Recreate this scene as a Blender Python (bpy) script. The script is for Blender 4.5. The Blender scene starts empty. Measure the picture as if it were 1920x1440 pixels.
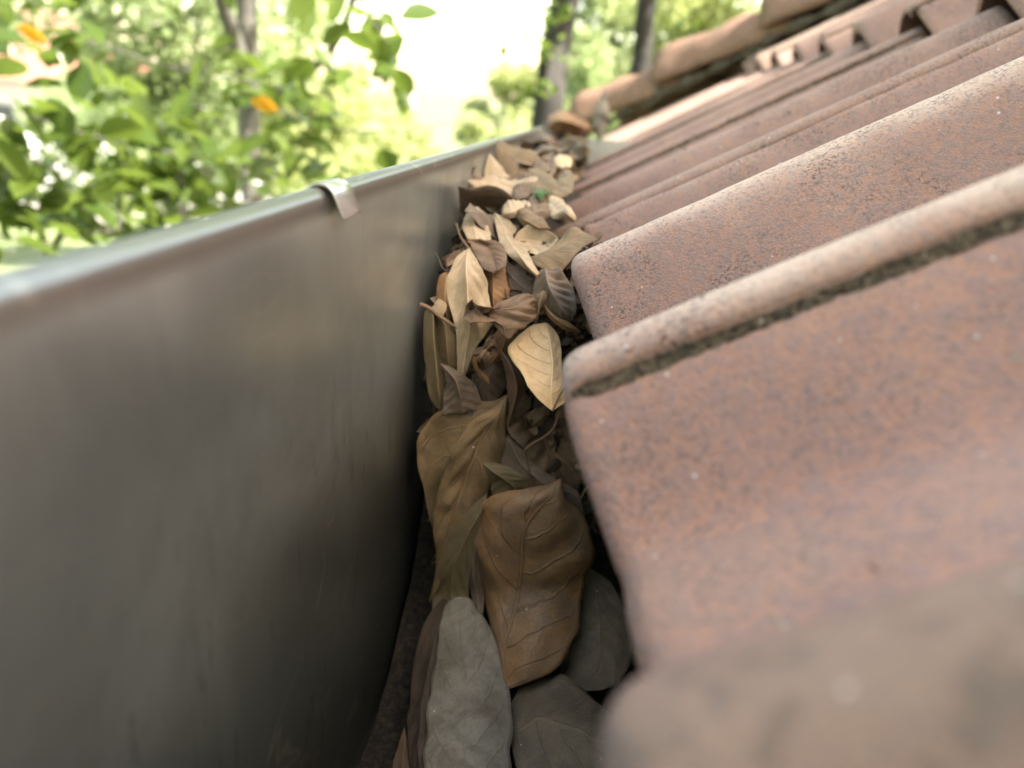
import bpy, bmesh, math, random
import numpy as np
from mathutils import Matrix, Vector, noise
S = bpy.context.scene; C = S.collection
random.seed(7); rng = np.random.default_rng(7)
rad = math.radians

# ---------------------------------------------------------------- camera, world, sun, exposure
FPX = 1493.0                       # focal length in photograph pixels (1920 wide)
VX, VY, XZ = 1140.0, 203.0, 600.0  # vanishing points: gutter direction, verticals
vy = np.array([VX-960, 720-VY, -FPX]); Yc = vy/np.linalg.norm(vy)
yz = 720+(FPX**2+(VX-960)*(XZ-960))/(720-VY)
vz = -np.array([XZ-960, 720-yz, -FPX]); Zc = vz/np.linalg.norm(vz)
Zc = Zc-Yc*Zc.dot(Yc); Zc /= np.linalg.norm(Zc)
Xc = np.cross(Yc, Zc); R = np.array([Xc, Yc, Zc])
cam_d = bpy.data.cameras.new('camera'); cam = bpy.data.objects.new('camera', cam_d); C.objects.link(cam)
cam.matrix_world = Matrix([list(R[0])+[0], list(R[1])+[0], list(R[2])+[0], [0, 0, 0, 1]])
cam_d.sensor_width = 36; cam_d.lens = 36*FPX/1920; cam_d.clip_start = .005; cam_d.clip_end = 900
cam_d.dof.use_dof = True; cam_d.dof.focus_distance = .38; cam_d.dof.aperture_fstop = 6.0
S.camera = cam
SUN_EL, SUN_AZ = 50.0, 112.0       # azimuth measured from +Y towards +X
W = bpy.data.worlds.new('World'); S.world = W; W.use_nodes = True
sky = W.node_tree.nodes.new('ShaderNodeTexSky'); sky.sky_type = 'NISHITA'; sky.sun_disc = False
sky.sun_elevation = rad(SUN_EL); sky.sun_rotation = rad(SUN_AZ); sky.air_density = 1.0; sky.dust_density = 1.8; sky.ozone_density = .6
bg = W.node_tree.nodes['Background']; bg.inputs['Strength'].default_value = .15
warm = W.node_tree.nodes.new('ShaderNodeMix'); warm.data_type = 'RGBA'; warm.blend_type = 'MULTIPLY'; warm.inputs[0].default_value = 1
warm.inputs[7].default_value = (1.20, 1.0, .72, 1)      # warm tint on the sky light, in place of camera white balance
W.node_tree.links.new(sky.outputs[0], warm.inputs[6]); W.node_tree.links.new(warm.outputs[2], bg.inputs[0])
sd = bpy.data.lights.new('sun', 'SUN'); sd.energy = 4.5; sd.angle = rad(.53); sd.color = (1, .93, .82)
sun = bpy.data.objects.new('sun', sd); C.objects.link(sun)
sdir = Vector((math.sin(rad(SUN_AZ))*math.cos(rad(SUN_EL)), math.cos(rad(SUN_AZ))*math.cos(rad(SUN_EL)), math.sin(rad(SUN_EL))))
sun.rotation_euler = sdir.to_track_quat('Z', 'Y').to_euler(); sun.location = sdir*20
S.view_settings.view_transform = 'Standard'; S.view_settings.look = 'None'
S.view_settings.exposure = 2.75; S.view_settings.gamma = 1
S.render.engine = 'CYCLES'; S.cycles.use_denoising = True
S.cycles.max_bounces = 8; S.cycles.transparent_max_bounces = 4

def ray(px, py):
    return R @ (np.array([px-960, 720-py, -FPX])/FPX)
def at(px, py, Y):                  # the point of the scene at distance Y along the gutter seen at (px, py)
    r = ray(px, py); return Vector(r*(Y/r[1]))

# ---------------------------------------------------------------- helpers
def link(name, me, mat=None, parent=None):
    o = bpy.data.objects.new(name, me); C.objects.link(o)
    if mat is not None and not me.materials: me.materials.append(mat)
    if parent is not None: o.parent = parent
    return o
def tag(o, label=None, cat=None, group=None, kind=None):
    if label: o['label'] = label
    if cat: o['category'] = cat
    if group: o['group'] = group
    if kind: o['kind'] = kind
    return o
def empty(name, loc=(0, 0, 0)):
    o = bpy.data.objects.new(name, None); C.objects.link(o); o.location = loc; o.empty_display_size = .05
    return o
def smooth(me):
    me.polygons.foreach_set('use_smooth', [True]*len(me.polygons))
def mesh(name, V, F, mat=None, parent=None, sm=True, local=None):
    me = bpy.data.meshes.new(name)
    me.from_pydata([tuple(v) for v in V], [], [tuple(f) for f in F]); me.validate()
    if sm: smooth(me)
    o = link(name, me, mat, parent)
    if parent is not None:             # vertices were given in world space
        inv = -parent.location
        for v in me.vertices: v.co += inv
    elif local is not None:
        for v in me.vertices: v.co -= Vector(local)
        o.location = local
    return o
def grid_faces(nu, nv, off=0, closed=False):
    F = []
    for i in range(nu-1):
        for j in range(nv if closed else nv-1):
            a = off+i*nv+j; b = off+i*nv+(j+1) % nv
            F.append((a, b, b+nv, a+nv))
    return F
def catmull(P, n):
    P = [Vector(p) for p in P]
    if len(P) == 2: return [P[0].lerp(P[1], i/(n-1)) for i in range(n)]
    L = [0]
    for a, b in zip(P, P[1:]): L.append(L[-1]+max((b-a).length, 1e-6))
    Q = [P[0]*2-P[1]]+P+[P[-1]*2-P[-2]]
    out = []; k = 0
    for i in range(n):
        s = L[-1]*i/(n-1)
        while k < len(P)-2 and s > L[k+1]: k += 1
        t = (s-L[k])/(L[k+1]-L[k]); p0, p1, p2, p3 = Q[k:k+4]
        out.append(.5*((2*p1)+(p2-p0)*t+(2*p0-5*p1+4*p2-p3)*t*t+(3*p1-p0-3*p2+p3)*t**3))
    return out
def tube(P, r, n=10, seg=8, caps=True):
    pts = catmull(P, n) if n else [Vector(p) for p in P]
    n = len(pts); V = []; F = []
    rr = r if callable(r) else (lambda t: r)
    up = Vector((.13, .21, .97))
    for i, p in enumerate(pts):
        d = (pts[min(i+1, n-1)]-pts[max(i-1, 0)]).normalized()
        a = d.cross(up)
        if a.length < .05: a = d.cross(Vector((1, 0, 0)))
        a.normalize(); b = d.cross(a)
        for j in range(seg):
            t = 2*math.pi*j/seg
            V.append(p+(a*math.cos(t)+b*math.sin(t))*rr(i/(n-1)))
    F = grid_faces(n, seg, 0, True)
    if caps: F += [tuple(range(seg-1, -1, -1)), tuple(range((n-1)*seg, n*seg))]
    return V, F
class MB:
    def __init__(s): s.V = []; s.F = []
    def add(s, V, F):
        o = len(s.V); s.V += list(V); s.F += [tuple(i+o for i in f) for f in F]; return s
    def box(s, a, b):
        (x0, y0, z0), (x1, y1, z1) = a, b
        return s.add([(x0,y0,z0),(x1,y0,z0),(x1,y1,z0),(x0,y1,z0),(x0,y0,z1),(x1,y0,z1),(x1,y1,z1),(x0,y1,z1)],
                     [(3,2,1,0),(4,5,6,7),(0,1,5,4),(1,2,6,5),(2,3,7,6),(3,0,4,7)])
    def out(s, name, mat, parent=None, sm=False, local=None): return mesh(name, s.V, s.F, mat, parent, sm, local)

# ---------------------------------------------------------------- node helper
class NT:
    def __init__(s, name):
        s.m = bpy.data.materials.new(name); s.m.use_nodes = True; s.t = s.m.node_tree
        s.b = s.t.nodes['Principled BSDF']; s.o = s.t.nodes['Material Output']
    def n(s, typ, **k):
        nd = s.t.nodes.new('ShaderNode'+typ)
        for a, v in k.items(): setattr(nd, a, v)
        return nd
    def L(s, a, b): s.t.links.new(a, b)
    def put(s, sock, v):
        if hasattr(v, 'is_output') or isinstance(v, bpy.types.NodeSocket): s.L(v, sock)
        else: sock.default_value = v
    def math(s, op, a, b=None, c=None, clamp=False):
        nd = s.n('Math', operation=op, use_clamp=clamp); s.put(nd.inputs[0], a)
        if b is not None: s.put(nd.inputs[1], b)
        if c is not None: s.put(nd.inputs[2], c)
        return nd.outputs[0]
    def mix(s, f, a, b, mode='MIX'):
        nd = s.n('Mix', data_type='RGBA', blend_type=mode); s.put(nd.inputs[0], f)
        for i, v in ((6, a), (7, b)):
            if isinstance(v, tuple) and len(v) == 3: v = v+(1,)
            s.put(nd.inputs[i], v)
        return nd.outputs[2]
    def noise(s, vec, scale, detail=3, rough=.55, dist=0):
        nd = s.n('TexNoise'); nd.inputs['Scale'].default_value = scale; nd.inputs['Detail'].default_value = detail
        nd.inputs['Roughness'].default_value = rough; nd.inputs['Distortion'].default_value = dist
        if vec is not None: s.L(vec, nd.inputs['Vector'])
        return nd.outputs[0]
    def step(s, v, a, b, lo=0., hi=1.):
        if a > b: return s.math('ADD', s.math('MULTIPLY', s.math('SUBTRACT', 1., s.step(v, b, a)), hi-lo), lo)
        nd = s.n('MapRange', interpolation_type='SMOOTHSTEP'); s.put(nd.inputs[0], v)
        for i, x in ((1, a), (2, b), (3, lo), (4, hi)): nd.inputs[i].default_value = x
        return nd.outputs[0]
    def mapping(s, vec, scale=(1, 1, 1), loc=(0, 0, 0)):
        nd = s.n('Mapping'); s.L(vec, nd.inputs[0]); nd.inputs['Scale'].default_value = scale; nd.inputs['Location'].default_value = loc
        return nd.outputs[0]
    def bump(s, h, strength, dist, nrm=None):
        nd = s.n('Bump'); s.L(h, nd.inputs['Height']); nd.inputs['Strength'].default_value = strength; nd.inputs['Distance'].default_value = dist
        if nrm is not None: s.L(nrm, nd.inputs['Normal'])
        return nd.outputs[0]
    def geo(s): return s.n('NewGeometry').outputs['Position']
    def rnd(s): return s.n('ObjectInfo').outputs['Random']
def simple(name, col, rough=.8, metal=0, nscale=None, amt=.25, bump=0):
    t = NT(name); t.b.inputs['Roughness'].default_value = rough; t.b.inputs['Metallic'].default_value = metal
    if nscale:
        f = t.noise(t.geo(), nscale, 4)
        t.L(t.mix(f, tuple(c*(1-amt) for c in col), tuple(min(1, c*(1+amt)) for c in col)), t.b.inputs['Base Color'])
        if bump: t.L(t.bump(f, 1, bump), t.b.inputs['Normal'])
    else: t.b.inputs['Base Color'].default_value = col+(1,)
    return t.m

# ---------------------------------------------------------------- materials
def tile_material(name, a, b, dusty, dark=.5, lichen=False):
    t = NT(name); P = t.geo()
    rn = t.n('ObjectInfo').outputs['Random']
    comb = t.n('CombineXYZ'); t.L(t.math('MULTIPLY', rn, 3.7), comb.inputs[0]); t.L(t.math('MULTIPLY', rn, 1.9), comb.inputs[1])
    add = t.n('VectorMath', operation='ADD'); t.L(P, add.inputs[0]); t.L(comb.outputs[0], add.inputs[1]); V = add.outputs[0]
    big = t.noise(V, 14, 3, .6, .4); mid = t.noise(V, 230, 4, .6, .4); fine = t.noise(V, 520, 3, .6); grit = t.noise(V, 1400, 2, .6)
    c = t.mix(t.step(mid, .40, .60), a, b)
    at_ = t.n('Attribute', attribute_name='rise').outputs['Fac']       # 1 on the flatter crests and pans, 0 on the steep flanks
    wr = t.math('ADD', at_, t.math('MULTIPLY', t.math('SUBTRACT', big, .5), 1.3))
    c = t.mix(t.math('MULTIPLY', t.step(wr, .0, 1.1), .78), c, dusty)           # flat parts dusty, with overhead sky light painted in
    c = t.mix(t.math('MULTIPLY', t.step(t.math('ADD', wr, t.math('MULTIPLY', mid, .5)), .55, .0), .35), c, tuple(x*.7 for x in b))   # side shade painted into the steep flanks
    if lichen:                                   # black lichen colony covering the lowest roll of this tile
        sy = t.n('SeparateXYZ'); t.L(P, sy.inputs[0])
        m = t.step(t.math('ADD', sy.outputs[1], t.math('MULTIPLY', t.math('SUBTRACT', big, .5), .07)), .135, .075)
        sx = t.step(t.math('ADD', sy.outputs[0], t.math('MULTIPLY', big, .03)), -.01, .07)
        c = t.mix(t.math('MULTIPLY', m, t.math('ADD', .25, t.math('MULTIPLY', sx, .45))), c, (.15, .10, .065))
        c = t.mix(t.math('MULTIPLY', t.math('MULTIPLY', m, t.step(t.noise(P, 95, 4, .6, .5), .50, .62)), .6), c, (.08, .07, .058))
    # grey violet lichen flecks, darker pits, pale grains
    c = t.mix(t.math('MULTIPLY', t.step(fine, .53, .62), .5), c, (.155, .13, .125))
    blot = t.math('MULTIPLY', t.step(t.noise(V, 20, 5, .7, 1.), .40, .68), t.step(t.noise(V, 640, 3, .6), .50, .60))
    c = t.mix(t.math('MULTIPLY', blot, dark*.95), c, (.075, .06, .055))
    c = t.mix(t.math('MULTIPLY', t.step(grit, .58, .72), .4), c, (.5, .38, .30))
    vo = t.n('TexVoronoi'); vo.inputs['Scale'].default_value = 230; t.L(V, vo.inputs['Vector'])
    sel = t.n('SeparateColor'); t.L(vo.outputs['Color'], sel.inputs[0])
    spk = t.math('MULTIPLY', t.math('LESS_THAN', vo.outputs['Distance'], .15), t.math('GREATER_THAN', sel.outputs[0], .95))
    c = t.mix(t.math('MULTIPLY', spk, .75), c, (.55, .52, .5))
    spk2 = t.math('MULTIPLY', t.math('LESS_THAN', vo.outputs['Distance'], .1), t.math('LESS_THAN', sel.outputs[0], .03))
    c = t.mix(t.math('MULTIPLY', spk2, .8), c, (.035, .03, .028))
    t.L(c, t.b.inputs['Base Color']); t.b.inputs['Roughness'].default_value = .88
    t.b.inputs['Specular IOR Level'].default_value = .3
    h = t.math('ADD', t.math('MULTIPLY', fine, .6), t.math('MULTIPLY', grit, .4))
    h = t.math('ADD', h, t.math('MULTIPLY', mid, .8))
    t.L(t.bump(h, .8, .0011), t.b.inputs['Normal'])
    return t.m
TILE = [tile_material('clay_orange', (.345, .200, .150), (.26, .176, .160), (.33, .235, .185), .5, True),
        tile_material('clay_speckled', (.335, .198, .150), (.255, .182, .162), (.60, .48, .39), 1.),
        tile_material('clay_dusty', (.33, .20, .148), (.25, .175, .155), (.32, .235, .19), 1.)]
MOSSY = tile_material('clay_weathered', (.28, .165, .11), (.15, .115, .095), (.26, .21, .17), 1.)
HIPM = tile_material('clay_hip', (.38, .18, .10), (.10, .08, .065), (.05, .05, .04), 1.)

def mortar_material():
    t = NT('mortar'); P = t.geo()
    f = t.noise(P, 500, 5, .8); g = t.noise(P, 90, 4, .7)
    c = t.mix(t.step(f, .4, .62), (.022, .018, .012), (.15, .12, .08))
    c = t.mix(t.step(g, .55, .7), c, (.05, .05, .03))
    vo = t.n('TexVoronoi'); vo.inputs['Scale'].default_value = 380; t.L(P, vo.inputs['Vector'])
    sel = t.n('SeparateColor'); t.L(vo.outputs['Color'], sel.inputs[0])
    c = t.mix(t.math('MULTIPLY', t.math('GREATER_THAN', sel.outputs[0], .93), t.math('LESS_THAN', vo.outputs['Distance'], .3)), c, (.33, .3, .26))
    t.L(c, t.b.inputs['Base Color']); t.b.inputs['Roughness'].default_value = .95
    t.L(t.bump(t.math('ADD', f, vo.outputs['Distance']), 1, .0012), t.b.inputs['Normal'])
    return t.m
MORTAR = mortar_material()

def steel_material(name, base=(.70, .75, .735), rough=.30, grime=1.):
    t = NT(name); P = t.geo()
    brush = t.noise(t.mapping(P, (60, 8, 900)), 1.0, 3, .6)            # fine rolling grain along the sheet
    vert = t.noise(t.mapping(P, (60, 70, 9)), 1.0, 5, .65, .3)         # dried run marks
    cloud = t.noise(P, 9, 5, .6, .6); spot = t.noise(P, 60, 4, .65, .8)
    sep = t.n('SeparateXYZ'); t.L(P, sep.inputs[0]); Z = sep.outputs[2]
    c = t.mix(t.step(cloud, .35, .65), tuple(x*.86 for x in base), tuple(min(1, x*1.08) for x in base))
    c = t.mix(t.math('MULTIPLY', t.step(vert, .5, .75), .14), c, (.30, .28, .23))
    # old silt, plus dark gutter reflections painted into the lower sheet and floor
    silt_and_shade = t.math('MULTIPLY', t.step(t.math('ADD', Z, t.math('MULTIPLY', cloud, .035)), -.085, -.19), .75*grime)
    c = t.mix(silt_and_shade, c, (.075, .088, .076))
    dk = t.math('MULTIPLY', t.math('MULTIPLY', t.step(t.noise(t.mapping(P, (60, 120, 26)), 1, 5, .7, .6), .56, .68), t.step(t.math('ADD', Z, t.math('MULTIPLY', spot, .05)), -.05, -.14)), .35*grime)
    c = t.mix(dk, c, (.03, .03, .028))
    if grime: c = t.mix(t.step(Z, -.046, -.040), c, (.36, .35, .325))          # darker, greyer rolled lip
    ct = t.noise(t.mapping(P, (9, 9, 15)), 1.0, 3, .5, .8)               # tide marks left by drying water
    ring = t.step(t.math('ABSOLUTE', t.math('SUBTRACT', ct, .53)), .012, .0)
    c = t.mix(t.math('MULTIPLY', t.math('MULTIPLY', ring, t.step(spot, .35, .6)), .30), c, (.80, .76, .66))
    sc = t.math('MULTIPLY', t.step(t.noise(t.mapping(P, (20, 14, 420)), 1.0, 2, .5), .70, .74), t.step(t.noise(P, 16, 2), .5, .6))
    c = t.mix(t.math('MULTIPLY', sc, .35), c, (.85, .84, .8))
    vo = t.n('TexVoronoi'); vo.inputs['Scale'].default_value = 110; t.L(P, vo.inputs['Vector'])
    sel = t.n('SeparateColor'); t.L(vo.outputs['Color'], sel.inputs[0])
    sp = t.math('MULTIPLY', t.math('LESS_THAN', vo.outputs['Distance'], .09), t.math('GREATER_THAN', sel.outputs[0], .94))
    c = t.mix(t.math('MULTIPLY', sp, .8), c, (.05, .035, .025))
    sp2 = t.math('MULTIPLY', t.math('LESS_THAN', vo.outputs['Distance'], .07), t.math('LESS_THAN', sel.outputs[0], .025))
    c = t.mix(sp2, c, (.5, .48, .44))
    t.L(c, t.b.inputs['Base Color'])
    t.b.inputs['Specular IOR Level'].default_value = .2; t.b.inputs['Specular Tint'].default_value = (.6, .6, .58, 1)
    t.L(t.math('SUBTRACT', .89, t.math('MULTIPLY', t.math('MAXIMUM', sp, sp2), .85)), t.b.inputs['Metallic'])
    r = t.math('ADD', rough, t.math('MULTIPLY', t.math('SUBTRACT', cloud, .5), .12))
    t.L(t.math('ADD', r, t.math('MULTIPLY', silt_and_shade, .0)), t.b.inputs['Roughness'])
    h = t.math('ADD', t.math('MULTIPLY', brush, .25), spot)
    t.L(t.bump(h, .35, .0004), t.b.inputs['Normal'])
    return t.m
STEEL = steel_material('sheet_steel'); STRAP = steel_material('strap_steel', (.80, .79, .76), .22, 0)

def dry_leaf_material(name, a, b, vein, dirt=.3, dirtcol=(.05, .04, .03), gloss=.5, trans=.12, veins=7, vs=1.):
    t = NT(name); uv = t.n('UVMap').outputs[0]; P = t.geo()
    sx = t.n('SeparateXYZ'); t.L(uv, sx.inputs[0]); U, Vv = sx.outputs[0], sx.outputs[1]     # U: 0..1 across, V: 0..1 along
    au = t.math('MULTIPLY', t.math('ABSOLUTE', t.math('SUBTRACT', U, .5)), 2.)
    wob = t.noise(P, 70, 3); w2 = t.math('MULTIPLY', t.math('SUBTRACT', wob, .5), .5)
    ph = t.math('ADD', t.math('SUBTRACT', t.math('MULTIPLY', Vv, float(veins)), t.math('MULTIPLY', t.math('POWER', au, 1.35), 1.7)), w2)
    side = t.math('MULTIPLY', t.math('GREATER_THAN', U, .5), .43)
    fr = t.math('ABSOLUTE', t.math('SUBTRACT', t.math('FRACT', t.math('ADD', ph, side)), .5))
    lat = t.math('MULTIPLY', t.step(fr, .05, .01), t.step(au, 1.0, .75))
    mid = t.step(au, .055, .02)
    # fine net of veins
    net = t.n('TexVoronoi', feature='DISTANCE_TO_EDGE'); net.inputs['Scale'].default_value = 1
    t.L(t.mapping(uv, (26, 52, 1)), net.inputs['Vector'])
    netl = t.step(net.outputs['Distance'], .09, .0)
    cl = t.noise(P, 45, 5, .65, .6); cf = t.noise(P, 260, 5, .7); rn = t.rnd()
    c = t.mix(t.step(cl, .33, .66), a, b)
    c = t.mix(t.math('MULTIPLY', t.step(cf, .45, .7), .35), c, tuple(x*.55 for x in a))
    c = t.mix(t.math('MULTIPLY', t.step(t.noise(P, 28, 6, .7, 1.2), .53, .7), dirt), c, dirtcol)
    c = t.mix(t.math('MULTIPLY', netl, .22), c, vein)
    c = t.mix(t.math('MULTIPLY', t.math('MAXIMUM', lat, mid), .45*vs), c, vein)
    rim = t.step(au, .965, .99)
    c = t.mix(t.math('MULTIPLY', rim, .35), c, tuple(min(1, x*1.5) for x in a))
    vo = t.n('TexVoronoi'); vo.inputs['Scale'].default_value = 150; t.L(P, vo.inputs['Vector'])
    sel = t.n('SeparateColor'); t.L(vo.outputs['Color'], sel.inputs[0])
    sp = t.math('MULTIPLY', t.math('LESS_THAN', vo.outputs['Distance'], .11), t.math('GREATER_THAN', sel.outputs[0], .955))
    c = t.mix(t.math('MULTIPLY', sp, .8), c, (.55, .56, .55))
    t.L(c, t.b.inputs['Base Color']); t.b.inputs['Roughness'].default_value = gloss
    t.b.inputs['Specular IOR Level'].default_value = .35
    h = t.math('ADD', t.math('MULTIPLY', t.math('MAXIMUM', lat, mid), .8*vs), t.math('MULTIPLY', netl, -.22))
    h = t.math('ADD', h, t.math('MULTIPLY', cf, .5))
    h = t.math('ADD', h, t.math('MULTIPLY', cl, 1.2))
    nb = t.bump(h, .7, .0009); t.L(nb, t.b.inputs['Normal'])
    tr = t.n('BsdfTranslucent'); t.L(c, tr.inputs[0]); t.L(nb, tr.inputs['Normal'])
    mx = t.n('MixShader'); mx.inputs[0].default_value = trans
    t.L(t.b.outputs[0], mx.inputs[1]); t.L(tr.outputs[0], mx.inputs[2]); t.L(mx.outputs[0], t.o.inputs[0])
    return t.m
LM = {
 'tan':   dry_leaf_material('leaf_tan', (.27, .185, .095), (.19, .135, .075), (.34, .25, .15), .25),
 'pale':  dry_leaf_material('leaf_pale', (.60, .47, .31), (.44, .33, .21), (.45, .34, .21), .18, (.16, .11, .06)),
 'yellow':dry_leaf_material('leaf_straw', (.88, .63, .37), (.74, .50, .26), (.45, .27, .13), .12, (.35, .19, .08), .42, .1),
 'brown': dry_leaf_material('leaf_brown', (.37, .215, .10), (.25, .175, .115), (.11, .07, .045), .4, (.16, .12, .095), .36, .1, 6, 1.),
 'rust':  dry_leaf_material('leaf_rust', (.33, .18, .08), (.22, .125, .065), (.30, .19, .10), .3),
 'umber': dry_leaf_material('leaf_umber', (.24, .155, .095), (.15, .10, .062), (.28, .19, .12), .35),
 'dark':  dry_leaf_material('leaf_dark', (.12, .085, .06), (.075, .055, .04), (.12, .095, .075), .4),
 'mauve': dry_leaf_material('leaf_mauve', (.27, .205, .15), (.17, .125, .09), (.15, .11, .08), .35, (.07, .05, .04)),
 'grey':  dry_leaf_material('leaf_grey', (.36, .33, .27), (.22, .195, .155), (.15, .125, .09), .8, (.17, .12, .08), .6, .05, 7, .4),
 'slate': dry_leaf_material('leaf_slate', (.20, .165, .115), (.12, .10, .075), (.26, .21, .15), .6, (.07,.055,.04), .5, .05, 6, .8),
 'olive': dry_leaf_material('leaf_olive', (.25, .19, .10), (.18, .145, .085), (.15, .11, .07), .4, (.09, .07, .04)),
}
STALK = simple('leaf_stalk', (.17, .11, .065), .7, 0, 300, .5, .0004)
STALKD = simple('leaf_stalk_dark', (.05, .035, .025), .7, 0, 300, .5, .0004)

def green_material(name, a, b, trans=.45, rough=.35, P_scale=3.):
    t = NT(name); P = t.geo()
    g = t.n('NewGeometry'); r = g.outputs['Random Per Island']
    c = t.mix(r, a, b)
    c = t.mix(t.math('MULTIPLY', t.step(t.noise(P, P_scale, 3), .4, .7), .35), c, tuple(x*1.5 for x in b))
    t.L(c, t.b.inputs['Base Color']); t.b.inputs['Roughness'].default_value = rough
    tr = t.n('BsdfTranslucent'); t.L(t.mix(.5, c, tuple(min(1, x*2.2) for x in b)), tr.inputs[0])
    mx = t.n('MixShader'); mx.inputs[0].default_value = trans
    t.L(t.b.outputs[0], mx.inputs[1]); t.L(tr.outputs[0], mx.inputs[2]); t.L(mx.outputs[0], t.o.inputs[0])
    return t.m
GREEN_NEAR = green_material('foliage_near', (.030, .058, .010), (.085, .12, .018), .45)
GREEN_FAR = [green_material('foliage_far', (.12, .17, .07), (.26, .31, .16), .55, .4, .8),  # greens paled to paint in the overexposed, hazy distance
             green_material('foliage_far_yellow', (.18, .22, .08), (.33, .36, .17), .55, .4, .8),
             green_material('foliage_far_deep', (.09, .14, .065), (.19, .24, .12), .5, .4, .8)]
ORANGE = green_material('foliage_orange', (.55, .20, .01), (.65, .28, .02), .4)
BARK_PALE = simple('bark_pale', (.10, .095, .085), .9, 0, 14, .35, .01)
BARK_DARK = simple('bark_dark', (.018, .016, .014), .9, 0, 14, .4, .01)

# ================================================================ SETTING
def ground():
    n = 60; V = []; 
    xs = np.concatenate([-np.geomspace(400, 3, n), np.geomspace(3, 400, n)]); ys = np.concatenate([-np.geomspace(300, 3, n), np.geomspace(3, 500, n)])
    for x in xs:
        for y in ys: V.append((x, y, -3.1+.06*noise.noise(Vector((x*.2, y*.2, 0)))*min(1, 60/(abs(x)+abs(y)+1))))
    t = NT('dry_grass_ground'); P = t.geo()
    f = t.noise(P, 1.2, 6, .7); g = t.noise(P, 40, 3)
    c = t.mix(t.step(f, .4, .6), (.09, .13, .045), (.17, .18, .08)); c = t.mix(t.math('MULTIPLY', g, .5), c, (.09, .12, .03))
    t.L(c, t.b.inputs['Base Color']); t.b.inputs['Roughness'].default_value = .95
    tag(mesh('ground', V, grid_faces(len(xs), len(ys)), t.m, None, True), kind='structure')
ground()
road_m = simple('pale_concrete', (.24, .23, .21), .9, 0, 3, .15)
ro = MB(); ro.box((-24, 15.5, -3.4), (14, 21.5, -3.0)); tag(ro.out('road', road_m), kind='structure')

# house under the roof: wall, fascia and the roof deck the tiles lie on
TH = rad(30); UX = Vector((math.cos(TH), 0, math.sin(TH))); NX = Vector((-math.sin(TH), 0, math.cos(TH)))
SC = 1.2
EX, EZ = -.008, -.0756              # crest of the eave end
CORNER_Y = 2.50
def house():
    h = empty('house', (1.5, 1, -3.1)); tag(h, 'rendered house wall and timber roof deck carrying the clay tiles', 'house')
    w = MB(); w.box((.42, -3, -3.1), (.62, 2.30, -.12)); w.box((.62, 2.10, -3.1), (4.5, 2.30, -.12)); w.out('wall', simple('render_wall', (.5, .47, .41), .9, 0, 6, .12), h)
    fz = MB(); fz.box((.070, -3, -.30), (.092, 2.44, -.118)); fz.out('fascia', simple('fascia_wood', (.11, .085, .065), .8, 0, 20, .3), h)
    def pt(s, y, n): p = Vector((EX, 0, EZ))+UX*s+NX*n; return (p.x, y, p.z)
    d = MB()
    V = [pt(.06, -3, -.062), pt(.06, CORNER_Y-.05, -.062), pt(2.6, CORNER_Y-2.35, -.062), pt(2.6, -3, -.062),
         pt(.06, -3, -.085), pt(.06, CORNER_Y-.05, -.085), pt(2.6, CORNER_Y-2.35, -.085), pt(2.6, -3, -.085)]
    d.add(V, [(0,3,2,1),(4,5,6,7),(0,1,5,4),(1,2,6,5),(2,3,7,6),(3,0,4,7)])
    # far slope of the hip
    a = Vector(pt(.06, CORNER_Y-.05, -.062)); r_ = Vector(pt(2.6, CORNER_Y-2.35, -.062)); e = Vector((5, CORNER_Y-.05, a.z)); f_ = Vector((5, r_.y, r_.z)); dn = Vector((0, 0, -.02))
    d.add([a, e, f_, r_, a+dn, e+dn, f_+dn, r_+dn], [(0,1,2,3),(7,6,5,4),(0,4,5,1),(1,5,6,2),(2,6,7,3),(3,7,4,0)])
    d.out('roof_deck', MOSSY, h)
house()

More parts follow.
